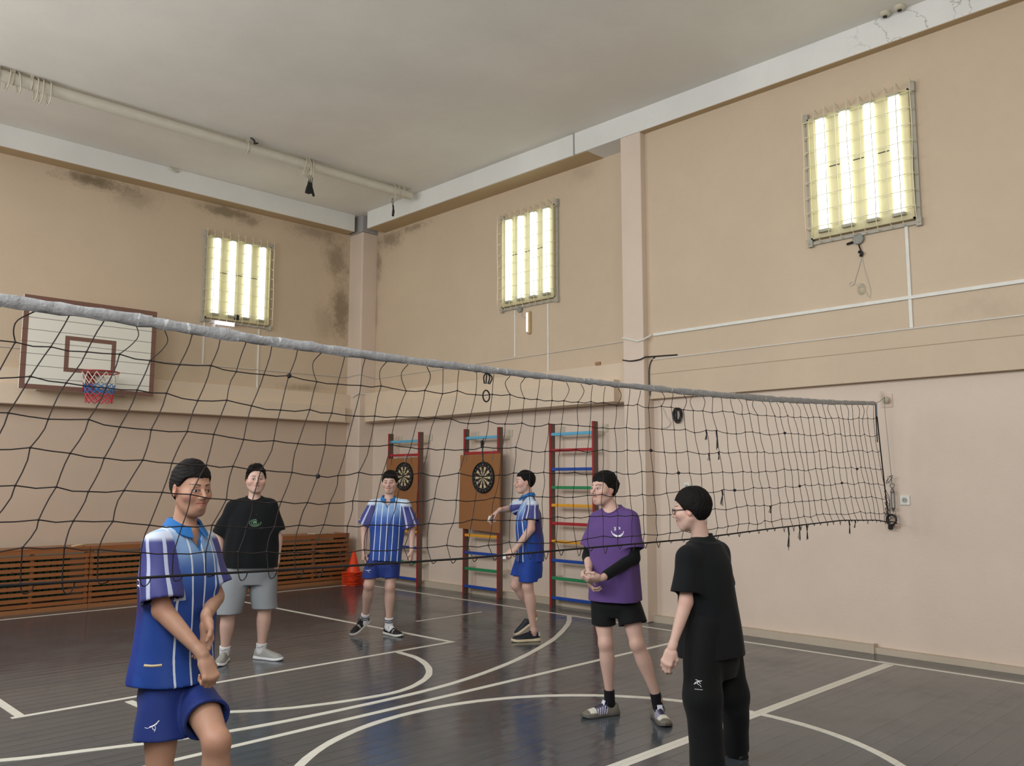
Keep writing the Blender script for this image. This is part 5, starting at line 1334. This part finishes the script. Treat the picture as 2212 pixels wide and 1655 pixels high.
# ---- nearest player: blue jersey, facing right of the camera (behind the net)
D1 = 3.66
j = dict(neck=(394, 1141, .03), hem=(374, 1470, .02), rs=(337, 1172, -.10), re=(350, 1318, -.15), rw=(438, 1415, -.22), ls=(442, 1168, .14), le=(464, 1290, .13), lw=(446, 1332, -.09),
         rh=(355, 1470, -.06), rk=(343, 1682, -.10), ra=(318, 1862, .04), lh=(410, 1470, .07), lk=(468, 1602, -.20), la=(474, 1830, -.14))
tor = [(0, .150, .115), (.15, .148, .110), (.30, .160, .112), (.42, .170, .112), (.50, .172, .105), (.56, .150, .09), (.61, .10, .07)]
g1 = person(D1, 'person in blue jersey nearest the left, turned right, fist forward', j, dirv(.80, -.62, -.10), (414, 1055), .220, SKIN_T, fat=-.13, torso=tor, head_up=(0, 0, 1), arm_r=.93, leg_r=.95,
            hair=dict(seed=11, thick=.012, amp=.0012, clump=.0018, top=.010, fringe=.010), head_dd=.02, hands=[dict(d=dirv(.42, -.15, -.9), n=dirv(-.6, .5, -.2), t=dirv(.7, .2, -.1), curl=1.25, thumb=.9), dict(d=dirv(.12, -.25, -.95), n=dirv(-.4, -.75, 0), t=dirv(.7, -.5, 0), curl=.45, thumb=.3)])
root, K, L, U, Fw, HP, ax, body = g1
s1 = shirt(root, K, M_jersey, L, Fw, U, K['hem'], K['hem'], [(0, .176, .155), (.12, .166, .143), (.30, .168, .135), (.42, .178, .13), (.50, .168, .118), (.555, .13, .10), (.605, .08, .07)], (.066, .086), (.86, .78), vneck=.085, name='jersey', seed=2, fold=.0065, h=.006)
collar(root, K['neck'] + U * .002, L, Fw, U, .063, M_collar)
c0 = K['hem'] - U * .16
sh1 = shorts(root, K, M_bshort, L, Fw, U, c0, [(0, .12, .10), (.10, .140, .115), (.22, .130, .105)],
             [(K['rh'] - U * .02, K['rh'] + (K['rk'] - K['rh']) * .60, .080, .106, None), (K['lh'] - U * .02, K['lh'] + (K['lk'] - K['lh']) * .66, .078, .094, None)], h=.0062, fold=.005)
decal(sh1, [([(0, .006), (.012, .004), (.022, .007)], .0015), ([(.020, .007), (.034, .012), (.046, .020)], .0042), ([(.044, .020), (.052, .030)], .0028), ([(.030, .008), (.034, .001), (.041, -.002)], .002), ([(.040, .012), (.043, .002), (.040, -.008)], .0018)],
      J(350, 1550, D1), RH, np.array([0, 0, 1.0]), FH, .004, M_print, 'leaping_animal_print')
tc = J(362, 1423, D1); decal(s1, [([(-.036, 0), (.0, .001), (.036, .004)], .009)], tc, RH, np.array([0, 0, 1.0]), FH, .006, simple('beige_tab', rgb(184, 166, 130), .7), 'beige_tab')
decal(s1, [([(0, 0), (.026, .003)], .0045), ([(0, -.024), (.028, -.022)], .0045)], J(318, 1247, D1), RH, np.array([0, 0, 1.0]), FH, .005, M_print, 'sleeve_bars')
def shoe_plain(c1, c2, c3): return lambda a, b, c: c1 if a < .75 else c2
for a_, lab in (('ra', 0), ('la', 1)):
    A_ = K[a_]; hl = np.array([A_[0], A_[1], 0]) - dirv(.8, -.6) * .06
    make_shoe(root, hl, dirv(.8, -.6), shoe_plain(rgb(40, 42, 48), rgb(60, 62, 68), 0), rgb(210, 208, 204), laces=M_sockb)
    make_sock(root, np.array([A_[0], A_[1], .07]), np.array([A_[0], A_[1], .07]) * .55 + np.array([K['rk' if a_ == 'ra' else 'lk'][0], K['rk' if a_ == 'ra' else 'lk'][1], K['rk' if a_ == 'ra' else 'lk'][2]]) * .18 + A_ * .27, .040, .042, M_sockw)

# ---- person in black shirt and grey shorts
D2 = 8.14
j = dict(neck=(549, 1077, .02), hem=(541, 1222, 0), rs=(503, 1093, -.04), re=(474, 1163, -.02), rw=(475, 1221, -.10), ls=(586, 1090, .05), le=(599, 1163, .05), lw=(598, 1214, .02),
         rh=(514, 1222, -.04), rk=(493, 1325, -.16), ra=(485, 1410, -.10), lh=(566, 1222, .04), lk=(572, 1312, .0), la=(564, 1404, .02))
tor = [(0, .235, .165), (.15, .235, .175, .01), (.30, .225, .165, .01), (.42, .215, .145), (.50, .20, .125), (.56, .16, .105), (.60, .11, .085)]
g2 = person(D2, 'person in black t-shirt and grey shorts standing at the wooden screens', j, dirv(.38, -.92, .06), (553, 1036), .250, SKIN, bulk=1.08, fat=.12, torso=tor, arm_r=1.15, leg_r=1.15,
            hair=dict(seed=21, thick=.020, amp=.0034, clump=.007, top=.008, low=[(-.14, -.095), (-.075, -.09), (-.045, -.075), (-.032, -.04), (-.008, .004), (.02, .008), (.034, .03), (.05, .060), (.075, .078), (.13, .082)]), hands=[dict(d=dirv(.15, -.1, -.98), n=dirv(.9, .1, 0), t=dirv(.1, -1, 0), curl=.45), dict(d=dirv(-.1, .0, -1), n=dirv(-.9, .1, 0), t=dirv(0, -1, 0), curl=.45)])
root, K, L, U, Fw, HP, ax, body = g2
s2 = shirt(root, K, M_blk, L, Fw, U, K['hem'], K['hem'], [(-.01, .262, .20), (.12, .255, .20), (.30, .243, .188), (.42, .228, .165), (.50, .212, .145), (.555, .165, .12), (.60, .11, .09)], (.076, .092), (.86, .80), neck_r=.072, seed=5, fold=.007, sh_r=.075)
o0 = J(561, 1128, D2)
rings = []
for rr in (.018, .034, .05): rings.append(([(rr * 1.0 * math.cos(a), rr * .62 * math.sin(a)) for a in np.linspace(.4 + rr * 20, 5.6 + rr * 20, 12)], .0022))
rings.append(([(-.012, .0), (.0, .006), (.010, .0)], .006)); rings.append(([(-.03, -.028), (.0, -.032), (.03, -.028)], .0022))
decal(s2, rings, o0, RH, np.array([0, 0, 1.0]), FH, .002, M_printg, 'swirl_print')
decal(s2, [([(-.05, -.055), (-.03, -.05), (-.02, -.056)], .003), ([(.045, -.05), (.055, -.044), (.062, -.052)], .004), ([(-.005, .075), (.01, .078)], .002)], o0, RH, np.array([0, 0, 1.0]), FH, .006, M_printp, 'violet_print')
c0 = K['hem'] - U * .17
shorts(root, K, M_greyc, L, Fw, U, c0, [(0, .20, .15), (.10, .232, .165), (.24, .232, .165)], [(K['rh'], K['rh'] + (K['rk'] - K['rh']) * 1.0,   .128, .118, (0, 0, -1)), (K['lh'], K['lh'] + (K['lk'] - K['lh']) * 1.02, .128, .118, (0, 0, -1))], fold=.004)
for a_, k_, td, pt in (('ra', 'rk', dirv(.10, -1), 0), ('la', 'lk', dirv(.93, -.36), 0)):
    A_ = K[a_]; tdir = td; hl = np.array([A_[0], A_[1], 0]) - tdir * .062
    make_shoe(root, hl, tdir, lambda a, b, c: rgb(150, 150, 144) if a < .9 else rgb(140, 140, 134), rgb(212, 214, 216), L=.30, wd=.050, high=.088, laces=None)
    sk = make_sock(root, np.array([A_[0], A_[1], .07]), A_ + unit(K[k_] - A_) * .062, .044, .050, M_sockw)
    decal(sk, [([(-.025, .004), (-.015, -.004), (.0, -.002), (.028, .012)], .0035)], A_ + unit(K[k_] - A_) * .03, RH, np.array([0, 0, 1.0]), FH, .003, M_sockb, 'sock_emblem')

# ---- smiling player in blue jersey
D3 = 9.40
j = dict(neck=(840, 1079, .02), hem=(832, 1211, 0), rs=(805, 1088, -.0), re=(787, 1142, .02), rw=(786, 1190, -.06), ls=(877, 1088, .0), le=(889, 1146, .04), lw=(889, 1190, -.04),
         rh=(812, 1195, 0), rk=(797, 1263, -.12), ra=(788, 1338, .10), lh=(848, 1195, 0), lk=(842, 1268, -.05), la=(840, 1349, .02))
tor = [(0, .155, .115), (.15, .155, .112), (.30, .165, .115), (.42, .178, .115), (.50, .178, .108), (.56, .15, .09), (.61, .10, .07)]
g3 = person(D3, 'smiling person in blue striped jersey in front of the orange cones', j, dirv(-.02, -1, -.12), (842, 1041), .232, SKIN, torso=tor, smile=.9, arm_r=.95, leg_r=1.0, leg_r_=None if False else None) if False else \
     person(D3, 'smiling person in blue striped jersey in front of the orange cones', j, dirv(-.02, -1, -.12), (842, 1041), .232, SKIN, torso=tor, smile=.9, arm_r=.95, leg_r=1.0,
            hair=dict(seed=31, thick=.018, amp=.0016, clump=.003, fringe=.018, low=[(-.14, -.072), (-.075, -.066), (-.045, -.05), (-.028, -.02), (-.005, -.008), (.03, -.002), (.045, .03), (.06, .046), (.08, .052), (.13, .050)]),
            hands=[dict(d=dirv(-.05, -.05, -1), n=dirv(.85, .3, 0), t=dirv(.3, -1, 0), curl=1.0, thumb=.8), dict(d=dirv(-.05, -.1, -1), n=dirv(-.85, .2, 0), t=dirv(-.2, -1, 0), curl=.75)])
root, K, L, U, Fw, HP, ax, body = g3
s3 = shirt(root, K, M_jersey, L, Fw, U, K['hem'], K['hem'], [(0, .180, .150), (.12, .172, .142), (.30, .178, .138), (.42, .190, .135), (.50, .182, .12), (.555, .145, .10), (.605, .09, .075)], (.066, .098), (.84, .84), vneck=.085, name='jersey', seed=8, fold=.007)
collar(root, K['neck'] + U * .002, L, Fw, U, .063, M_collar)
decal(s3, [([(0, 0), (.022, .002)], .004), ([(0, -.024), (.022, -.022)], .004)], J(776, 1118, D3), RH, np.array([0, 0, 1.0]), FH, .004, M_print, 'sleeve_bars')
decal(s3, [([(-.012, 0), (.012, .001)], .005)], J(801, 1189, D3), RH, np.array([0, 0, 1.0]), FH, .005, simple('beige_tab2', rgb(200, 190, 170), .7), 'beige_tab')
c0 = K['hem'] - U * .17
sh3 = shorts(root, K, M_bshort, L, Fw, U, c0, [(0, .15, .11), (.10, .160, .12), (.22, .150, .11)], [(K['rh'] + (K['rk'] - K['rh']) * .22, K['rh'] + (K['rk'] - K['rh']) * .78, .088, .096, (0, 0, -1)), (K['lh'] + (K['lk'] - K['lh']) * .22, K['lh'] + (K['lk'] - K['lh']) * .72, .088, .094, (0, 0, -1))])
decal(sh3, [([(0, .012), (.02, .008), (.04, .008)], .002), ([(.025, .007), (.045, .009), (.072, .012)], .004), ([(.04, .004), (.052, -.006), (.058, -.012)], .0024)], J(792, 1231, D3), RH, np.array([0, 0, 1.0]), FH, .003, M_print, 'leaping_animal_print')
def shoe_black(a, b, c):
    if a > .80 and c < .04: return rgb(28, 28, 32)
    if .56 < a < .63 and c > .03: return rgb(150, 150, 146)
    if .30 < a < .40 and .035 < c < .062 and abs(b) > .028: return rgb(150, 152, 156)
    return rgb(20, 20, 24)
for a_, k_, td, pt, hz in (('ra', 'rk', dirv(-.55, -.83), .42, .11), ('la', 'lk', dirv(.72, -.70), 0, 0)):
    A_ = K[a_]; hl = np.array([A_[0], A_[1], hz]) - td * .06
    if pt: hl = A_ - td * .062 - np.array([0, 0, .075]); hl[2] = .285 * math.sin(pt) - .004
    make_shoe(root, hl, td, shoe_black, rgb(196, 196, 188), pitch=pt, wd=.050, high=.076, laces=M_sockb)
    top = A_ + unit(K[k_] - A_) * .075
    base_ = A_ - np.array([0, 0, .03]) if not pt else A_ + td * .012 - np.array([0, 0, .03])
    sk = make_sock(root, base_, top, .042, .046, M_sockst, A_ + td * .05 - np.array([0, 0, .05]))
    vv = np.array([v.co[:] for v in sk.data.vertices]); M_ = np.array(parent_matrix(sk)); 
    at = sk.data.attributes.new('su', 'FLOAT', 'POINT'); wz = (vv - A_) @ unit(K[k_] - A_); at.data.foreach_set('value', np.clip(wz / .075, -1, 2).astype(f32))

# ---- player in profile holding out his arm
D4 = 9.10
j = dict(neck=(1142, 1073, .0), hem=(1145, 1212, .0), rs=(1141, 1087, .18), re=(1108, 1098, .36), rw=(1079, 1102, .20), ls=(1151, 1090, -.16), le=(1147, 1143, -.20), lw=(1112, 1188, -.22),
         rh=(1136, 1197, .08), rk=(1115, 1264, .14), ra=(1152, 1322, .30), lh=(1145, 1197, -.07), lk=(1140, 1268, -.10), la=(1153, 1363, -.05))
tor = [(0, .155, .125), (.15, .150, .118), (.30, .160, .118), (.42, .172, .12), (.50, .172, .11), (.56, .145, .09), (.61, .10, .07)]
g4 = person(D4, 'person in blue jersey seen in profile, arm stretched out towards a dartboard', j, dirv(-.97, -.18, -.02), (1133, 1041), .232, SKIN, torso=tor, smile=.6, head_dd=.0,
            hair=dict(seed=41, thick=.014, amp=.0012, clump=.002, fringe=.006), hands=[dict(d=dirv(-.75, .05, -.62), n=dirv(-.3, -.1, -.9), t=dirv(-.2, -1, .1), curl=.55, curls=[.35, .45, .8, 1.0], thumb=.9), dict(d=dirv(-.78, .0, -.62), n=dirv(-.2, .6, -.5), t=dirv(-.5, .5, .4), curl=1.1, thumb=.8)])
root, K, L, U, Fw, HP, ax, body = g4
s4 = shirt(root, K, M_jersey, L, Fw, U, K['hem'], K['hem'], [(0, .175, .145), (.12, .168, .14), (.30, .172, .14), (.42, .182, .14), (.50, .168, .125), (.555, .13, .10), (.605, .085, .075)], (.066, .092), (.80, .62), vneck=.085, name='jersey', seed=9, fold=.007)
collar(root, K['neck'] + U * .002, L, Fw, U, .062, M_collar)
c0 = K['hem'] - U * .17
shorts(root, K, M_bshort2, L, Fw, U, c0, [(0, .14, .12), (.10, .152, .13), (.22, .145, .125)], [(K['rh'], K['rh'] + (K['rk'] - K['rh']) * .68, .095, .095, (0, 0, -1)), (K['lh'], K['lh'] + (K['lk'] - K['lh']) * .84, .10, .100, (0, 0, -1))])
def shoe_navy(a, b, c): return rgb(16, 22, 34) if not (a < .06 and c > .05) else rgb(196, 196, 200)
for a_, k_, td, pt in (('la', 'lk', dirv(-.97, -.22), 0), ('ra', 'rk', dirv(-.9, -.1), .62)):
    A_ = K[a_]; hl = np.array([A_[0], A_[1], 0]) - td * .062
    if pt: hl = A_ - td * .05 - np.array([0, 0, .07]); hl[2] = .285 * math.sin(pt) - .004
    make_shoe(root, hl, td, shoe_navy, rgb(198, 182, 150), pitch=pt, L=.295, wd=.048, high=.080, laces=M_sockb if not pt else None, sole_h=.028)
m = MB(); hp_ = K['lw'] + unit(dirv(-.78, 0, -.62)) * .10; m.obox(hp_ + dirv(-.5, -.4, 0) * .035, RH * .016, FH * .012, np.array([.003, 0, .028]))
one(m, 'chalk_block', simple('chalk_white', rgb(228, 230, 232), .8), 'white chalk block in the lowered hand of the profile player', 'chalk')
m = MB(); hp_ = K['rw'] + unit(dirv(-.75, .05, -.62)) * .145; m.tube([hp_ + dirv(.3, -.2, .9) * .03, hp_ - dirv(.3, -.2, .9) * .03], .012, 8)
one(m, 'chalk_stick', simple('chalk_white2', rgb(228, 230, 232), .8), 'white stick between the fingers of the outstretched hand', 'chalk')

# ---- purple shirt
D5 = 6.25
j = dict(neck=(1324, 1098, .0), hem=(1329, 1294, .0), rs=(1288, 1120, .08), re=(1272, 1203, .10), rw=(1272, 1237, -.12), ls=(1364, 1117, -.07), le=(1368, 1206, -.12), lw=(1300, 1249, -.27),
         rh=(1299, 1290, .04), rk=(1308, 1390, -.04), ra=(1317, 1505, .02), lh=(1355, 1290, -.04), lk=(1376, 1392, -.12), la=(1421, 1512, -.08))
tor = [(0, .150, .112), (.15, .148, .108), (.30, .155, .11), (.42, .165, .11), (.50, .165, .10), (.56, .14, .088), (.61, .095, .07)]
g5 = person(D5, 'person in purple t-shirt with smiley print and black sleeves, hands together', j, dirv(-.80, -.60, .0), (1304, 1055), .235, SKIN, torso=tor, arm_r=.92, leg_r=.92, head_dd=0,
            hair=dict(seed=51, thick=.019, amp=.0018, clump=.003, fringe=.016, low=[(-.14, -.085), (-.075, -.082), (-.045, -.066), (-.030, -.03), (-.008, .002), (.02, .006), (.036, .028), (.05, .045), (.075, .050), (.13, .050)]),
            hands=[dict(d=dirv(.05, -.45, -.9), n=dirv(.9, -.1, 0), t=dirv(.1, -.9, .3), curl=.7), dict(d=dirv(-.95, -.1, -.12), n=dirv(0, .6, .7), t=dirv(.1, -.5, .8), curl=.8, thumb=.6)])
root, K, L, U, Fw, HP, ax, body = g5
s5 = shirt(root, K, M_purp, L, Fw, U, K['hem'], K['hem'], [(-.01, .193, .155), (.12, .182, .147), (.30, .182, .14), (.42, .185, .135), (.50, .176, .122), (.555, .14, .10), (.605, .09, .075)], (.068, .086), (.72, .76), neck_r=.068, seed=12, fold=.0065)
o5 = J(1329, 1147, D5)
decal(s5, [([(-.042, .006), (-.034, -.014), (-.018, -.028), (.0, -.034), (.018, -.030), (.034, -.016), (.042, .006)], .0035), ([(-.030, -.012), (-.014, -.022), (.004, -.025), (.020, -.020), (.032, -.008)], .0035), ([(-.024, -.019), (.0, -.030), (.024, -.022)], .004),
           ([(-.022, .034), (-.010, .016)], .0028), ([(-.010, .034), (-.022, .012)], .0028), ([(-.012, .020), (-.018, .006)], .0022), ([(.008, .034), (.020, .018)], .0028), ([(.020, .034), (.008, .018)], .0028)],
      o5, RH, np.array([0, 0, 1.0]), FH, .003, M_print, 'smiley_print')
c0 = K['hem'] - U * .15
shorts(root, K, M_blk2, L, Fw, U, c0, [(.03, .145, .105), (.10, .163, .12), (.22, .150, .11)], [(K['rh'], K['rh'] + (K['rk'] - K['rh']) * .60, .078, .086, (-.0, 0, -1)), (K['lh'], K['lh'] + (K['lk'] - K['lh']) * .58, .078, .100, None)])
for nm_, a, b, c in (('r', 'rs', 're', 'rw'), ('l', 'ls', 'le', 'lw')):
    e = K[b] + (K[c] - K[b]) * (.28 if nm_ == 'r' else .90)
    pr_ = [cone(K[a] + (K[b] - K[a]) * .3, K[b], .053, .047, .02), cone(K[b], K[c], .046, .034, .02)]
    d = unit(K[c] - K[b]); pr_ = [pr_[0], clipped(pr_[1], e, d)]
    lo, hi = bounds(pr_, .015); F, l0, h = field(pr_, lo, hi, .006); V, Q = nets(F, l0, h); to_mesh_obj('arm_sleeve', V, Q, M_blk, root, None, None, 1)
def shoe_suede(a, b, c):
    if .66 < a < .84 and c > .034 + (a - .66) * .0: return rgb(206, 204, 190)
    if .84 <= a: return rgb(108, 104, 94)
    if .34 < a < .64 and abs(b) > .022:
        k = ((a * .285 + c * .35) / .019) % 1
        return rgb(204, 202, 212) if k < .45 else rgb(86, 80, 120)
    if .34 < a < .66: return rgb(84, 82, 100)
    return rgb(112, 108, 98)
for a_, k_, td in (('ra', 'rk', dirv(-.90, -.42)), ('la', 'lk', dirv(.10, -1))):
    A_ = K[a_]; hl = np.array([A_[0], A_[1], 0]) - td * .062
    so = make_shoe(root, hl, td, shoe_suede, rgb(84, 80, 74), wd=.050, high=.074, laces=simple('laces_navy', rgb(34, 34, 60), .8), sole_h=.022)
    m = MB(); u_ = np.array([0, 0, 1.0]); l_ = np.cross(u_, td); m.obox(hl + td * .116 + u_ * .084, l_ * .019, td * .003 + u_ * .001, u_ * .020 - td * .008); m.build('tongue', simple('tongue_white', rgb(206, 208, 222), .6), so, bevel=.006)
    make_sock(root, np.array([A_[0], A_[1], .08]), A_ + unit(K[k_] - A_) * .05, .038, .038, M_sockb)

# ---- black shirt and glasses, in front of the net
D6 = 5.05
j = dict(neck=(1519, 1163, .02), hem=(1536, 1408, .0), rs=(1551, 1190, .12), re=(1556, 1272, .24), rw=(1525, 1310, .38), ls=(1484, 1200, -.11), le=(1482, 1300, -.14), lw=(1452, 1398, -.18),
         rh=(1560, 1350, .07), rk=(1582, 1500, .08), ra=(1591, 1611, .30), lh=(1520, 1352, -.07), lk=(1517, 1508, -.14), la=(1532, 1664, -.15))
tor = [(0, .145, .125), (.15, .150, .125), (.30, .160, .122), (.42, .165, .118), (.50, .160, .108), (.56, .135, .09), (.61, .095, .07)]
g6 = person(D6, 'person in black t-shirt and glasses in front of the net, back half turned', j, dirv(-.88, .46, -.12), (1493, 1100), .236, SKIN, torso=tor, arm_r=.95, head_dd=0,
            hair=dict(seed=61, thick=.020, amp=.0012, clump=.002, side=.004, low=[(-.16, -.092), (-.075, -.094), (-.045, -.074), (-.028, -.022), (-.005, -.002), (.02, .000), (.036, .024), (.05, .045), (.075, .058), (.13, .058)]),
            hands=[dict(d=dirv(-.8, .5, 0), n=dirv(0, .2, -1), t=dirv(0, -1, 0), curl=.5), dict(d=dirv(-.38, -.05, -.92), n=dirv(.35, .75, -.3), t=dirv(.75, -.2, -.1), curl=.62, thumb=.6, spread=.1)])
root, K, L, U, Fw, HP, ax, body = g6
s6 = shirt(root, K, M_blk, L, Fw, U, K['hem'], K['hem'], [(-.02, .200, .172), (.10, .190, .165), (.25, .182, .150), (.40, .180, .142), (.50, .172, .130), (.56, .145, .11), (.61, .10, .085)], (.078, .092), (.86, .80), neck_r=.064, seed=15, fold=.007, sh_r=.068)
c0 = K['hem'] - U * .14
tr = shorts(root, K, M_blk2, L, Fw, U, c0, [(0, .13, .12), (.08, .155, .14), (.22, .155, .14)], [(K['rh'], K['rk'], .115, .100, K['rk'] - K['rh'] + 0 * U), (K['lh'], K['lk'], .115, .105, K['lk'] - K['lh'])], name='hip_part', th=.007) if False else None
outp, inn = [], []
tor_ = loft(c0, L, Fw, U, [(0, .13, .12), (.08, .155, .142), (.22, .155, .142)], .02, 2.4); outp.append(tor_); inn.append(tor_)
wv6 = wob(77, 6, (14, 34), .008)
for a, b, c, r0, r1, r2 in (('rh', 'rk', 'ra', .108, .092, .078), ('lh', 'lk', 'la', .112, .102, .088)):
    e = K[c] - unit(K[c] - K[b]) * (-.02)
    c1_ = cone(K[a], K[b], r0, r1, .02); c2_ = cone(K[b], K[c] + unit(K[c] - K[b]) * .06, 0, 0, .05, prof=[(0, r1), (.6, r2 * .98), (1, r2 * 1.04)])
    for c_p in (c1_, c2_):
        f0 = c_p.fn; c_p.fn = (lambda f0: (lambda X, Y, Z: f0(X, Y, Z) - wv6(X, Y, Z * .5)))(f0)
    outp += [c1_, clipped(c2_, K[c] + unit(K[c] - K[b]) * .02, K[c] - K[b])]; inn += [c1_, c2_]
tr, _ = shell_mesh('trousers', outp, inn, .013, M_blk2, root, None, .0066)
decal(tr, [([(-.02, .0), (-.008, .012), (.004, .014), (.02, .020)], .002), ([(-.012, .022), (.002, .018), (.016, .016)], .002), ([(.0, .014), (-.004, .002), (.010, -.006), (.012, -.014)], .002), ([(-.022, -.002), (-.010, .004), (.0, .012)], .0018), ([(.0, .014), (.012, .004)], .0018)],
      J(1490, 1458, D6), RH, np.array([0, 0, 1.0]), FH, .002, M_print, 'bird_skeleton_emblem')
decal(tr, [([(-.020 + i * .0052, -.026), (-.017 + i * .0052, -.026)], .0022) for i in range(8)], J(1490, 1458, D6), RH, np.array([0, 0, 1.0]), FH, .002, M_print, 'emblem_lettering')
for a_, td in (('ra', dirv(-.5, .8)), ('la', dirv(-.85, .1))):
    A_ = K[a_]; hl = np.array([A_[0], A_[1], 0]) - td * .062
    make_shoe(root, hl, td, lambda a, b, c: rgb(18, 18, 20), rgb(24, 24, 26) if a_ == 'ra' else rgb(180, 178, 174))
# glasses
m = MB(); s_ = .236 / .234
for q in (-1, 1):
    m.tube([HP(q * .032 + .022 * math.cos(a), .1005 - .004 * abs(math.cos(a)), -.004 + .0165 * math.sin(a)) for a in np.linspace(0, 2 * math.pi, 19)[:-1]], .0018, 5, closed=True)
    m.tube([HP(q * .054, .097, .004), HP(q * .068, .08, .004), HP(q * .076, .03, .002), HP(q * .082, -.004, .0), HP(q * .082, -.02, -.014)], .0026, 5)
m.tube([HP(-.010, .105, .0), HP(0, .108, .003), HP(.010, .105, .0)], .002, 5)
gl_ = m.build('glasses', M_black, root)
m = MB()
for q in (-1, 1): m.add([HP(q * .032 + .021 * math.cos(a), .1003 - .004 * abs(math.cos(a)), -.004 + .0155 * math.sin(a)) for a in np.linspace(0, 2 * math.pi, 19)[:-1]], [tuple(range(18))])
m.build('lens', M_glass, gl_)
import os
if os.environ.get('FIG_DEBUG'):
    for b in BONES: print('BONE', *b)
